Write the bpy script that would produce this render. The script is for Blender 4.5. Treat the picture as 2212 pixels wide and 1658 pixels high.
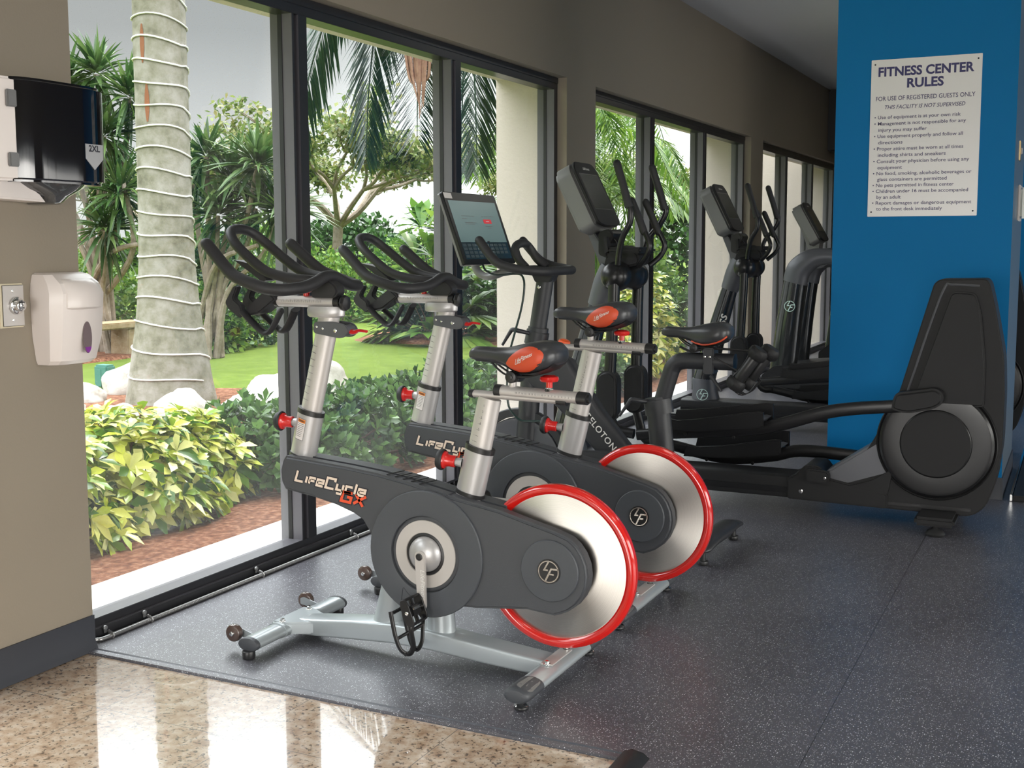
import bpy, bmesh, math, random
from mathutils import Vector, Matrix, Quaternion, noise
for o in list(bpy.data.objects): bpy.data.objects.remove(o)
SC = bpy.context.scene
COL = SC.collection
R = math.radians
PI = math.pi

# ---------------------------------------------------------------- camera
cd = bpy.data.cameras.new('camera'); cam = bpy.data.objects.new('camera', cd); COL.objects.link(cam)
# columns: camera right, up, backward expressed in world axes
cx = Vector((0.89968855, 0.43652708, -0.00214938))
cy = Vector((-0.0435859, 0.09472814, 0.99454856))
cz = Vector((0.43435099, -0.89469027, 0.10425225))
m = Matrix((cx, cy, cz)).transposed().to_4x4()
m.translation = Vector((0, 0, 1.5))
cam.matrix_world = m
cd.sensor_fit = 'HORIZONTAL'; cd.sensor_width = 36.0
cd.lens = 2531.2 / 2212 * 36.0
cd.shift_x = -(1110 - 1106) / 2212.0
cd.shift_y = (794 - 829) / 2212.0
cd.clip_start = 0.05; cd.clip_end = 400
SC.camera = cam

# ---------------------------------------------------------------- view
SC.view_settings.view_transform = 'Standard'
SC.view_settings.look = 'None'
SC.view_settings.gamma = 1.0
SC.view_settings.use_curve_mapping = False
SC.view_settings.exposure = 0.0

# ---------------------------------------------------------------- world: hazy bright sky
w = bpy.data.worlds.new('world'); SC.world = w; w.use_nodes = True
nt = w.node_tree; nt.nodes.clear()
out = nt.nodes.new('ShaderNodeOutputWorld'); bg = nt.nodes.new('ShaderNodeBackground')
tc = nt.nodes.new('ShaderNodeTexCoord'); sp = nt.nodes.new('ShaderNodeSeparateXYZ')
nt.links.new(tc.outputs['Generated'], sp.inputs[0])
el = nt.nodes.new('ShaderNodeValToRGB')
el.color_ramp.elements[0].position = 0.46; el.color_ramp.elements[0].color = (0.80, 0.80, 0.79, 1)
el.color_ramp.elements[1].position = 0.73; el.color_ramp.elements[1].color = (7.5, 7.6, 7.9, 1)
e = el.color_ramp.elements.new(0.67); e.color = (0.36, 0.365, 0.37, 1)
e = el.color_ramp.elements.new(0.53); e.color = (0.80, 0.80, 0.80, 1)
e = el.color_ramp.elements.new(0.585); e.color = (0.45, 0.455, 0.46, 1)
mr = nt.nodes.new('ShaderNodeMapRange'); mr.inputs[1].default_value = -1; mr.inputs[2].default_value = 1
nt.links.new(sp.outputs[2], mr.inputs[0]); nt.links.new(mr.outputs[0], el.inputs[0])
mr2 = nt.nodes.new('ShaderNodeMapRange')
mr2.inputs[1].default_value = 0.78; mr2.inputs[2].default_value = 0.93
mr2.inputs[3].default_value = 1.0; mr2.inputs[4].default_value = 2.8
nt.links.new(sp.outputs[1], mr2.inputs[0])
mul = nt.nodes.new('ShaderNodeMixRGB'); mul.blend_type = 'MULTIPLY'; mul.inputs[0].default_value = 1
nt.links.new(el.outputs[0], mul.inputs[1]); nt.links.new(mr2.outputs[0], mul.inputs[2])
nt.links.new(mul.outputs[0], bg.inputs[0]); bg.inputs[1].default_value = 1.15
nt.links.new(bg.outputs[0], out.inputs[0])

# ---------------------------------------------------------------- sun
sl = bpy.data.lights.new('sun', 'SUN'); so = bpy.data.objects.new('sun', sl); COL.objects.link(so)
sl.energy = 2.6; sl.angle = R(1.5); sl.color = (1.0, 0.96, 0.88)
sd = Vector((0.03, -0.60, -0.80)).normalized()
so.rotation_euler = sd.to_track_quat('-Z', 'Y').to_euler()

# added fill lamps, out of view, inside the made-up glazing right and behind
def fill_light(name, loc, d, w_, h_, power, spread):
    l_ = bpy.data.lights.new(name, 'AREA'); l_.shape = 'RECTANGLE'; l_.size = w_; l_.size_y = h_; l_.energy = power; l_.spread = spread; l_.color = (1.0, .97, .92)
    o_ = bpy.data.objects.new(name, l_); COL.objects.link(o_); o_.location = loc
    o_.rotation_euler = Vector(d).to_track_quat('-Z', 'Y').to_euler(); return o_
fill_light('fill_right', (4.38, 1.6, 1.35), (-1, .12, -.50), 7.0, 2.0, 175, R(95))
fill_light('fill_back', (-.6, -7.2, 1.35), (0, 1, -.36), 6.0, 2.0, 150, R(95))
fill_light('fill_far_right', (4.38, 9.0, 1.35), (-1, 0, -.32), 3.5, 2.0, 50, R(110))

# ---------------------------------------------------------------- helpers
def new(): return bmesh.new()
def V(*a): return Vector(a)
def mesh_of(name, bm, mats, ang=38):
    bmesh.ops.recalc_face_normals(bm, faces=bm.faces)
    me = bpy.data.meshes.new(name); bm.to_mesh(me); bm.free()
    for mt in (mats if isinstance(mats, (list, tuple)) else [mats]): me.materials.append(mt)
    me.polygons.foreach_set('use_smooth', [True] * len(me.polygons))
    me.set_sharp_from_angle(angle=R(ang))
    return me
def obj(name, bm, mats, parent=None, label=None, ang=38):
    o = bpy.data.objects.new(name, mesh_of(name, bm, mats, ang)); COL.objects.link(o)
    if parent: o.parent = parent
    if label: o['label'] = label
    return o
def thing(name, label, cat, loc=(0, 0, 0), rz=0, group=None):
    o = bpy.data.objects.new(name, None); COL.objects.link(o); o.empty_display_size = 0.1
    o.location = loc; o.rotation_euler = (0, 0, rz); o['label'] = label; o['category'] = cat
    if group: o['group'] = group
    return o
def tag(o, label, cat, group=None, kind=None):
    o['label'] = label; o['category'] = cat
    if group: o['group'] = group
    if kind: o['kind'] = kind
    return o
def struct(name, bm, mats, parent=None, ang=38):
    o = obj(name, bm, mats, parent, ang=ang)
    if not parent: o['kind'] = 'structure'
    return o
def dup(root, loc, label, rz=None):
    r = root.copy(); COL.objects.link(r); r.location = loc; r['label'] = label
    if rz is not None: r.rotation_euler = (0, 0, rz)
    for ch in list(root.children):
        c = ch.copy(); COL.objects.link(c); c.parent = r
        for g in list(ch.children):
            d = g.copy(); COL.objects.link(d); d.parent = c
    return r

def box(bm, x0, x1, y0, y1, z0, z1, bev=0, seg=2, mi=0):
    vs = [bm.verts.new((x, y, z)) for x in (x0, x1) for y in (y0, y1) for z in (z0, z1)]
    q = [(0, 1, 3, 2), (4, 6, 7, 5), (0, 4, 5, 1), (2, 3, 7, 6), (0, 2, 6, 4), (1, 5, 7, 3)]
    fs = [bm.faces.new([vs[i] for i in f]) for f in q]
    for f in fs: f.material_index = mi
    if bev:
        es = set(e for f in fs for e in f.edges)
        bmesh.ops.bevel(bm, geom=list(es), offset=bev, segments=seg, affect='EDGES', clamp_overlap=True)
def prism(bm, poly, d0, d1, ax='y', bev=0, seg=2, mi=0):
    def P(a, b, d):
        return {'y': (a, d, b), 'x': (d, a, b), 'z': (a, b, d)}[ax]
    A = [bm.verts.new(P(a, b, d0)) for a, b in poly]; B = [bm.verts.new(P(a, b, d1)) for a, b in poly]
    n = len(poly)
    fa = bm.faces.new(A); fb = bm.faces.new(B[::-1]); fs = [fa, fb]
    for i in range(n): fs.append(bm.faces.new([A[i], B[i], B[(i + 1) % n], A[(i + 1) % n]]))
    for f in fs: f.material_index = mi
    bmesh.ops.recalc_face_normals(bm, faces=fs)
    if bev:
        es = set(fa.edges) | set(fb.edges)
        bmesh.ops.bevel(bm, geom=list(es), offset=bev, segments=seg, affect='EDGES', clamp_overlap=True)
def frame_from(t, up):
    s = t.cross(up)
    if s.length < 1e-4: s = t.cross(Vector((0, 1, 0)))
    s.normalize(); return s, s.cross(t).normalized()
def crom(pts, k=6, closed=False):
    P = [Vector(p) for p in pts]; n = len(P); o = []
    rng = range(n) if closed else range(n - 1)
    for i in rng:
        p1, p2 = P[i], P[(i + 1) % n]
        p0 = P[(i - 1) % n] if (closed or i > 0) else p1 * 2 - p2
        p3 = P[(i + 2) % n] if (closed or i + 2 < n) else p2 * 2 - p1
        for j in range(k):
            t = j / k
            o.append(0.5 * ((2 * p1) + (p2 - p0) * t + (2 * p0 - 5 * p1 + 4 * p2 - p3) * t * t + (3 * p1 - p0 - 3 * p2 + p3) * t ** 3))
    if not closed: o.append(P[-1])
    return o
def rings(bm, rs, closed=False, cap=True, mi=0):
    n = len(rs[0]); m_ = len(rs)
    for i in range(m_ if closed else m_ - 1):
        a, b = rs[i], rs[(i + 1) % m_]
        for j in range(n):
            f = bm.faces.new([a[j], a[(j + 1) % n], b[(j + 1) % n], b[j]]); f.material_index = mi
    if cap and not closed:
        for r_ in (rs[0][::-1], rs[-1]):
            f = bm.faces.new(r_); f.material_index = mi
def tube(bm, pts, r, n=12, k=6, closed=False, up=(0, 0, 1), ab=(1, 1), smooth=True, mi=0, cap=True, rnd=False, ex=1.0):
    """sweep; r float or list per control point; ab = (side, up) scale; rnd = rounded ends"""
    P = crom(pts, k, closed) if smooth and len(pts) > 2 else [Vector(p) for p in pts]
    kk = k if smooth and len(pts) > 2 else 1
    if isinstance(r, (list, tuple)):
        rr = []
        for i in range(len(P)):
            a = i / kk; j = int(a); f_ = a - j
            j2 = (j + 1) % len(r) if closed else min(j + 1, len(r) - 1)
            rr.append(r[min(j, len(r) - 1)] * (1 - f_) + r[j2] * f_)
    else: rr = [r] * len(P)
    if rnd and not closed:
        def endcap(p, q, rad):
            d = (p - q).normalized(); return [(p + d * rad * math.sin(a), rad * math.cos(a)) for a in (R(80), R(60), R(35))]
        s_ = endcap(P[0], P[1], rr[0]); e_ = endcap(P[-1], P[-2], rr[-1])[::-1]
        P = [a for a, b in s_] + P + [a for a, b in e_]
        rr = [b for a, b in s_] + rr + [b for a, b in e_]
    N = len(P); upv = Vector(up); rs = []; prev = None
    for i in range(N):
        if closed: t = P[(i + 1) % N] - P[i - 1]
        else: t = P[min(i + 1, N - 1)] - P[max(i - 1, 0)]
        t.normalize()
        if prev is None: s, u = frame_from(t, upv)
        else:
            u = prev - t * prev.dot(t)
            if u.length < 1e-5: s, u = frame_from(t, upv)
            else: u.normalize(); s = t.cross(u)
        prev = u
        ring = []
        for j in range(n):
            a = 2 * PI * j / n; c_, s_ = math.cos(a), math.sin(a)
            if ex != 1.0:
                c_ = math.copysign(abs(c_) ** ex, c_); s_ = math.copysign(abs(s_) ** ex, s_)
            ring.append(bm.verts.new(P[i] + s * (c_ * rr[i] * ab[0]) + u * (s_ * rr[i] * ab[1])))
        rs.append(ring)
    rings(bm, rs, closed, cap, mi)
def lathe(bm, prof, o=(0, 0, 0), ax=(0, 0, 1), n=32, mi=0, sc=(1, 1)):
    o = Vector(o); t = Vector(ax).normalized()
    s, u = frame_from(t, Vector((0, 0, 1)) if abs(t.z) < .9 else Vector((0, 1, 0)))
    rs = []
    for r_, h in prof:
        if r_ < 1e-6: rs.append([bm.verts.new(o + t * h)])
        else: rs.append([bm.verts.new(o + t * h + s * (math.cos(2 * PI * j / n) * r_ * sc[0]) + u * (math.sin(2 * PI * j / n) * r_ * sc[1])) for j in range(n)])
    for i in range(len(rs) - 1):
        a, b = rs[i], rs[i + 1]
        for j in range(n):
            j2 = (j + 1) % n
            if len(a) == 1 and len(b) == 1: continue
            if len(a) == 1: f = bm.faces.new([a[0], b[j2], b[j]])
            elif len(b) == 1: f = bm.faces.new([a[j], a[j2], b[0]])
            else: f = bm.faces.new([a[j], a[j2], b[j2], b[j]])
            f.material_index = mi
def cyl(bm, p0, p1, r, n=24, bev=0.0, mi=0):
    p0 = Vector(p0); p1 = Vector(p1); L = (p1 - p0).length; b = min(bev, r * .9, L * .45)
    pr = [(0, 0), (r, 0), (r, L), (0, L)] if b <= 0 else [(0, 0), (r - b, 0), (r - b * .3, b * .3), (r, b), (r, L - b), (r - b * .3, L - b * .3), (r - b, L), (0, L)]
    lathe(bm, pr, p0, p1 - p0, n, mi)
def loft(bm, sections, cap=True, mi=0, closed=False):
    rs = [[bm.verts.new(p) for p in s] for s in sections]
    rings(bm, rs, closed, cap, mi)
def rpoly(pts, r, k=5):
    """round the corners of a polygon"""
    o = []; n = len(pts); rr = r if isinstance(r, (list, tuple)) else [r] * n
    for i in range(n):
        p = Vector(pts[i]).to_2d(); a = Vector(pts[i - 1]).to_2d(); b = Vector(pts[(i + 1) % n]).to_2d()
        da, db = a - p, b - p; q = min(rr[i], da.length * .48, db.length * .48)
        if q < 1e-5: o.append(tuple(p)); continue
        A = p + da.normalized() * q; B = p + db.normalized() * q
        for j in range(k + 1):
            t = j / k; o.append(tuple((1 - t) ** 2 * A + 2 * t * (1 - t) * p + t * t * B))
    return o
def circ(c, r, n=40, r2=None, a0=0):
    r2 = r2 or r
    return [(c[0] + r * math.cos(a0 + 2 * PI * i / n), c[1] + r2 * math.sin(a0 + 2 * PI * i / n)) for i in range(n)]
def xf(bm, mat, verts=None):
    bmesh.ops.transform(bm, matrix=mat, verts=verts or bm.verts)
def text(s, size=1.0, bold=0.0, shear=0.0, align='LEFT', depth=0.0, space=1.0, line=1.0):
    cu = bpy.data.curves.new('lettering', 'FONT'); cu.body = s; cu.size = size; cu.offset = bold * size
    cu.shear = shear; cu.align_x = align; cu.extrude = depth; cu.space_character = space; cu.space_line = line
    cu.resolution_u = 3
    ob = bpy.data.objects.new('lettering', cu); COL.objects.link(ob)
    dg = bpy.context.evaluated_depsgraph_get(); dg.update()
    me = bpy.data.meshes.new_from_object(ob.evaluated_get(dg))
    bm = bmesh.new(); bm.from_mesh(me)
    bpy.data.objects.remove(ob); bpy.data.curves.remove(cu); bpy.data.meshes.remove(me)
    for f in bm.faces: f.material_index = 0
    return bm
def join(bm, other, mi=None):
    me = bpy.data.meshes.new('t'); other.to_mesh(me); other.free()
    if mi is not None:
        for p in me.polygons: p.material_index = mi
    bm.from_mesh(me); bpy.data.meshes.remove(me)
def place(o, right, up, size=1.0):
    """matrix putting local x along right, y along up, z out"""
    r_ = Vector(right).normalized(); u = Vector(up); u = (u - r_ * u.dot(r_)).normalized(); n_ = r_.cross(u)
    m_ = Matrix((r_ * size, u * size, n_ * size)).transposed().to_4x4(); m_.translation = Vector(o); return m_
NEAR = ((1, 0, 0), (0, 0, 1))     # text facing the camera side (-y)

# ---------------------------------------------------------------- materials
def nodes(name):
    mt = bpy.data.materials.new(name); mt.use_nodes = True; t = mt.node_tree
    return mt, t, t.nodes['Principled BSDF']
def mat(name, col, rough=.5, metal=0, coat=0, noise_amt=0.0, noise_scale=40, bump=0.0, bscale=300, spec=.5, emit=0, trans=0, aniso=0, sheen=0, alpha=1):
    mt, t, b = nodes(name); L = t.links
    b.inputs['Base Color'].default_value = (*col, 1); b.inputs['Roughness'].default_value = rough
    b.inputs['Metallic'].default_value = metal; b.inputs['Coat Weight'].default_value = coat
    b.inputs['Coat Roughness'].default_value = .05
    b.inputs['Specular IOR Level'].default_value = spec
    b.inputs['Transmission Weight'].default_value = trans
    if alpha < 1: b.inputs['Alpha'].default_value = alpha
    if emit: b.inputs['Emission Color'].default_value = (*col, 1); b.inputs['Emission Strength'].default_value = emit
    if noise_amt or bump:
        tcn = t.nodes.new('ShaderNodeTexCoord')
    if noise_amt:
        n_ = t.nodes.new('ShaderNodeTexNoise'); n_.inputs['Scale'].default_value = noise_scale; n_.inputs['Detail'].default_value = 4
        L.new(tcn.outputs['Object'], n_.inputs['Vector'])
        mx = t.nodes.new('ShaderNodeMixRGB'); mx.blend_type = 'MIX'
        mx.inputs[1].default_value = (*[c * (1 - noise_amt) for c in col], 1)
        mx.inputs[2].default_value = (*[min(1, c * (1 + noise_amt)) for c in col], 1)
        L.new(n_.outputs[0], mx.inputs[0]); L.new(mx.outputs[0], b.inputs['Base Color'])
    if bump:
        n2 = t.nodes.new('ShaderNodeTexNoise'); n2.inputs['Scale'].default_value = bscale; n2.inputs['Detail'].default_value = 2
        L.new(tcn.outputs['Object'], n2.inputs['Vector'])
        bp = t.nodes.new('ShaderNodeBump'); bp.inputs['Strength'].default_value = bump; bp.inputs['Distance'].default_value = .002
        L.new(n2.outputs[0], bp.inputs['Height']); L.new(bp.outputs[0], b.inputs['Normal'])
    return mt
def ramp(t, stops, interp='LINEAR'):
    r_ = t.nodes.new('ShaderNodeValToRGB'); cr = r_.color_ramp; cr.interpolation = interp
    cr.elements[0].position = stops[0][0]; cr.elements[0].color = (*stops[0][1], 1)
    cr.elements[1].position = stops[-1][0]; cr.elements[1].color = (*stops[-1][1], 1)
    for p, c in stops[1:-1]:
        e_ = cr.elements.new(p); e_.color = (*c, 1)
    return r_

M = {}
M['wall'] = mat('painted_wall', (.26, .222, .172), .75, bump=.25, bscale=120)
M['ceil'] = mat('ceiling_paint', (.55, .55, .56), .85)
M['blue'] = mat('blue_paint', (.0, .175, .44), .6, spec=.2, bump=.15, bscale=150)
M['base'] = mat('vinyl_baseboard', (.035, .038, .048), .45)
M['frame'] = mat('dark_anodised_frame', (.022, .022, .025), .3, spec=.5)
M['frame_lit'] = mat('anodised_frame_lit', (.12, .115, .13), .36)  # lighter copy of the frame: light on sides and rail tops put into colour
M['gasket'] = mat('rubber_gasket', (.01, .01, .012), .5)
M['stucco'] = mat('exterior_stucco', (.60, .53, .47), .9, bump=1.0, bscale=45)
M['concrete'] = mat('concrete_walk', (.78, .77, .74), .9, noise_amt=.06, noise_scale=12)
M['silver'] = mat('silver_paint', (.46, .45, .45), .38, metal=.45, coat=.2)
M['silver2'] = mat('frame_silver_paint', (.42, .46, .48), .34, metal=.4, coat=.4)
M['alu'] = mat('anodised_aluminium', (.56, .53, .51), .42, metal=.45)
M['chrome'] = mat('chrome', (.75, .75, .74), .12, metal=1)
M['grey'] = mat('graphite_plastic', (.052, .056, .064), .42, bump=.35, bscale=900)
M['grey2'] = mat('graphite_plastic_smooth', (.062, .068, .078), .45, bump=.3, bscale=900)
M['ring'] = mat('light_grey_ring', (.50, .47, .44), .5)
M['black'] = mat('black_plastic', (.016, .016, .017), .38)
M['rubber'] = mat('black_grip_rubber', (.018, .018, .02), .55, bump=.2, bscale=700)
M['red'] = mat('red_gloss', (.62, .012, .008), .14, coat=1.0)
M['redk'] = mat('red_knob', (.62, .012, .010), .28, coat=.5)
M['orange'] = mat('orange_red_vinyl', (.62, .07, .022), .45)
M['vinyl'] = mat('saddle_vinyl', (.035, .036, .04), .33)
M['white'] = mat('white_plastic', (.72, .66, .63), .32)
M['label'] = mat('white_label', (.72, .68, .66), .5)
M['labelor'] = mat('orange_label', (.75, .22, .02), .5)
M['ink'] = mat('dark_ink', (.02, .02, .03), .6)
M['mark'] = mat('engraved_mark', (.14, .13, .13), .6)
M['lgrey'] = mat('light_lettering', (.75, .73, .70), .4)
M['cream'] = mat('cream_lettering', (.80, .66, .54), .4)
M['ored'] = mat('orange_lettering', (.80, .09, .03), .4)
M['mint'] = mat('mint_emblem', (.62, .80, .74), .4)
M['ell'] = mat('black_machine_plastic', (.019, .019, .020), .46, bump=.25, bscale=800, spec=.22)
M['ell2'] = mat('black_machine_gloss', (.012, .012, .013), .28, spec=.4)
M['ellg'] = mat('machine_grey', (.105, .108, .12), .4, metal=.3)
M['ellc'] = mat('console_grey', (.20, .20, .20), .38, metal=.35)
M['screen'] = mat('dark_screen', (.030, .032, .030), .12, coat=.5)
M['pel'] = mat('matte_black_frame', (.024, .025, .029), .42, bump=.15, bscale=900)
M['wheel'] = mat('brown_caster', (.085, .055, .045), .25, coat=.5)
M['mirrorstrip'] = mat('corner_trim', (.10, .13, .16), .35)
M['conduit'] = mat('steel_conduit', (.36, .36, .36), .35, metal=.8)

def flywheel_mat():
    mt, t, b = nodes('brushed_steel'); L = t.links
    b.inputs['Metallic'].default_value = 1; b.inputs['Roughness'].default_value = .34
    tcn = t.nodes.new('ShaderNodeTexCoord'); s = t.nodes.new('ShaderNodeSeparateXYZ'); L.new(tcn.outputs['Object'], s.inputs[0])
    # circular turning lines around the axle (local origin of the part is moved there)
    le = t.nodes.new('ShaderNodeVectorMath'); le.operation = 'LENGTH'; L.new(tcn.outputs['Object'], le.inputs[0])
    n_ = t.nodes.new('ShaderNodeTexNoise'); n_.noise_dimensions = '1D'; n_.inputs['Scale'].default_value = 900; L.new(le.outputs['Value'], n_.inputs['W'])
    r_ = ramp(t, [(.3, (.40, .38, .35)), (.7, (.55, .525, .49))]); L.new(n_.outputs[0], r_.inputs[0]); L.new(r_.outputs[0], b.inputs['Base Color'])
    at = t.nodes.new('ShaderNodeMath'); at.operation = 'ARCTAN2'; L.new(s.outputs[2], at.inputs[0]); L.new(s.outputs[0], at.inputs[1])
    tg = t.nodes.new('ShaderNodeTangent'); tg.direction_type = 'RADIAL'; tg.axis = 'Y'
    b.inputs['Anisotropic'].default_value = .75; L.new(tg.outputs[0], b.inputs['Tangent'])
    return mt
M['fly'] = flywheel_mat()

def rubber_floor():
    mt, t, b = nodes('speckled_rubber'); L = t.links
    tcn = t.nodes.new('ShaderNodeTexCoord'); s = t.nodes.new('ShaderNodeSeparateXYZ'); L.new(tcn.outputs['Object'], s.inputs[0])
    def flecks(scale, thr, rad):
        v = t.nodes.new('ShaderNodeTexVoronoi'); v.inputs['Scale'].default_value = scale; L.new(tcn.outputs['Object'], v.inputs['Vector'])
        nz = t.nodes.new('ShaderNodeTexNoise'); nz.inputs['Scale'].default_value = scale * 2.2; nz.inputs['Detail'].default_value = 1; L.new(tcn.outputs['Object'], nz.inputs['Vector'])
        sp_ = t.nodes.new('ShaderNodeSeparateColor'); L.new(v.outputs['Color'], sp_.inputs[0])
        g = t.nodes.new('ShaderNodeMath'); g.operation = 'GREATER_THAN'; g.inputs[1].default_value = thr; L.new(sp_.outputs[0], g.inputs[0])
        ad = t.nodes.new('ShaderNodeMath'); ad.operation = 'MULTIPLY_ADD'; ad.inputs[1].default_value = .22; L.new(nz.outputs[0], ad.inputs[0]); L.new(v.outputs['Distance'], ad.inputs[2])
        d = t.nodes.new('ShaderNodeMath'); d.operation = 'LESS_THAN'; d.inputs[1].default_value = rad + .10; L.new(ad.outputs[0], d.inputs[0])
        m_ = t.nodes.new('ShaderNodeMath'); m_.operation = 'MULTIPLY'; L.new(g.outputs[0], m_.inputs[0]); L.new(d.outputs[0], m_.inputs[1])
        return m_
    a = flecks(140, .74, .27); c = flecks(270, .72, .27)
    mx = t.nodes.new('ShaderNodeMath'); mx.operation = 'MAXIMUM'; L.new(a.outputs[0], mx.inputs[0]); L.new(c.outputs[0], mx.inputs[1])
    nz = t.nodes.new('ShaderNodeTexNoise'); nz.inputs['Scale'].default_value = 1.6; nz.inputs['Detail'].default_value = 5; L.new(tcn.outputs['Object'], nz.inputs['Vector'])
    r_ = ramp(t, [(.3, (.064, .063, .073)), (.75, (.090, .089, .104))]); L.new(nz.outputs[0], r_.inputs[0])
    # roll seams every 1.22 m across x
    fx = t.nodes.new('ShaderNodeMath'); fx.operation = 'MULTIPLY_ADD'; fx.inputs[1].default_value = 1 / 1.22; fx.inputs[2].default_value = 1.9 / 1.22 + 20; L.new(s.outputs[0], fx.inputs[0])
    fr = t.nodes.new('ShaderNodeMath'); fr.operation = 'FRACT'; L.new(fx.outputs[0], fr.inputs[0])
    ls = t.nodes.new('ShaderNodeMath'); ls.operation = 'LESS_THAN'; ls.inputs[1].default_value = .0022; L.new(fr.outputs[0], ls.inputs[0])
    m1 = t.nodes.new('ShaderNodeMixRGB'); m1.inputs[2].default_value = (.66, .68, .72, 1); L.new(mx.outputs[0], m1.inputs[0]); L.new(r_.outputs[0], m1.inputs[1])
    m2 = t.nodes.new('ShaderNodeMixRGB'); m2.inputs[2].default_value = (.012, .012, .014, 1); L.new(ls.outputs[0], m2.inputs[0]); L.new(m1.outputs[0], m2.inputs[1])
    L.new(m2.outputs[0], b.inputs['Base Color'])
    rn = t.nodes.new('ShaderNodeMapRange'); rn.inputs[3].default_value = .30; rn.inputs[4].default_value = .42; L.new(nz.outputs[0], rn.inputs[0]); L.new(rn.outputs[0], b.inputs['Roughness'])
    n3 = t.nodes.new('ShaderNodeTexNoise'); n3.inputs['Scale'].default_value = 420; L.new(tcn.outputs['Object'], n3.inputs['Vector'])
    bp = t.nodes.new('ShaderNodeBump'); bp.inputs['Strength'].default_value = .35; bp.inputs['Distance'].default_value = .001; L.new(n3.outputs[0], bp.inputs['Height']); L.new(bp.outputs[0], b.inputs['Normal'])
    b.inputs['Specular IOR Level'].default_value = .8; b.inputs['Coat Weight'].default_value = .35; b.inputs['Coat Roughness'].default_value = .34; b.inputs['Coat Tint'].default_value = (.95, .95, 1, 1)
    return mt
M['floor'] = rubber_floor()

def granite():
    mt, t, b = nodes('polished_granite'); L = t.links
    tcn = t.nodes.new('ShaderNodeTexCoord'); s = t.nodes.new('ShaderNodeSeparateXYZ'); L.new(tcn.outputs['Object'], s.inputs[0])
    def nz(sc, det=6, rough=.6):
        n_ = t.nodes.new('ShaderNodeTexNoise'); n_.inputs['Scale'].default_value = sc; n_.inputs['Detail'].default_value = det; n_.inputs['Roughness'].default_value = rough
        L.new(tcn.outputs['Object'], n_.inputs['Vector']); return n_
    r1 = ramp(t, [(.30, (.30, .19, .12)), (.48, (.46, .34, .24)), (.62, (.56, .46, .36)), (.8, (.44, .26, .13))]); n1 = nz(26); L.new(n1.outputs[0], r1.inputs[0])
    r2 = ramp(t, [(.36, (.05, .035, .035)), (.44, (1, 1, 1))]); n2 = nz(75, 4); L.new(n2.outputs[0], r2.inputs[0])
    r3 = ramp(t, [(.28, (.25, .16, .15)), (.36, (1, 1, 1))]); n3 = nz(16, 8, .7); L.new(n3.outputs[0], r3.inputs[0])
    a = t.nodes.new('ShaderNodeMixRGB'); a.blend_type = 'MULTIPLY'; a.inputs[0].default_value = .8; L.new(r1.outputs[0], a.inputs[1]); L.new(r2.outputs[0], a.inputs[2])
    c = t.nodes.new('ShaderNodeMixRGB'); c.blend_type = 'MULTIPLY'; c.inputs[0].default_value = .75; L.new(a.outputs[0], c.inputs[1]); L.new(r3.outputs[0], c.inputs[2])
    ls = []
    for ax, off in ((0, 2.832), (1, -2.745)):
        f = t.nodes.new('ShaderNodeMath'); f.operation = 'MULTIPLY_ADD'; f.inputs[1].default_value = 1 / .564; f.inputs[2].default_value = off / .564 + 20 + .0025; L.new(s.outputs[ax], f.inputs[0])
        g = t.nodes.new('ShaderNodeMath'); g.operation = 'FRACT'; L.new(f.outputs[0], g.inputs[0])
        h = t.nodes.new('ShaderNodeMath'); h.operation = 'LESS_THAN'; h.inputs[1].default_value = .005; L.new(g.outputs[0], h.inputs[0]); ls.append(h)
    mx = t.nodes.new('ShaderNodeMath'); mx.operation = 'MAXIMUM'; L.new(ls[0].outputs[0], mx.inputs[0]); L.new(ls[1].outputs[0], mx.inputs[1])
    d = t.nodes.new('ShaderNodeMixRGB'); d.inputs[2].default_value = (.16, .14, .12, 1); L.new(mx.outputs[0], d.inputs[0]); L.new(c.outputs[0], d.inputs[1])
    L.new(d.outputs[0], b.inputs['Base Color'])
    b.inputs['Roughness'].default_value = .12; b.inputs['Coat Weight'].default_value = 1.0; b.inputs['Coat IOR'].default_value = 1.6; b.inputs['Coat Roughness'].default_value = .02; b.inputs['IOR'].default_value = 1.6
    bn = nz(9, 3); bp = t.nodes.new('ShaderNodeBump'); bp.inputs['Strength'].default_value = .12; bp.inputs['Distance'].default_value = .002; L.new(bn.outputs[0], bp.inputs['Height']); L.new(bp.outputs[0], b.inputs['Normal'])
    return mt
M['granite'] = granite()

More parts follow.
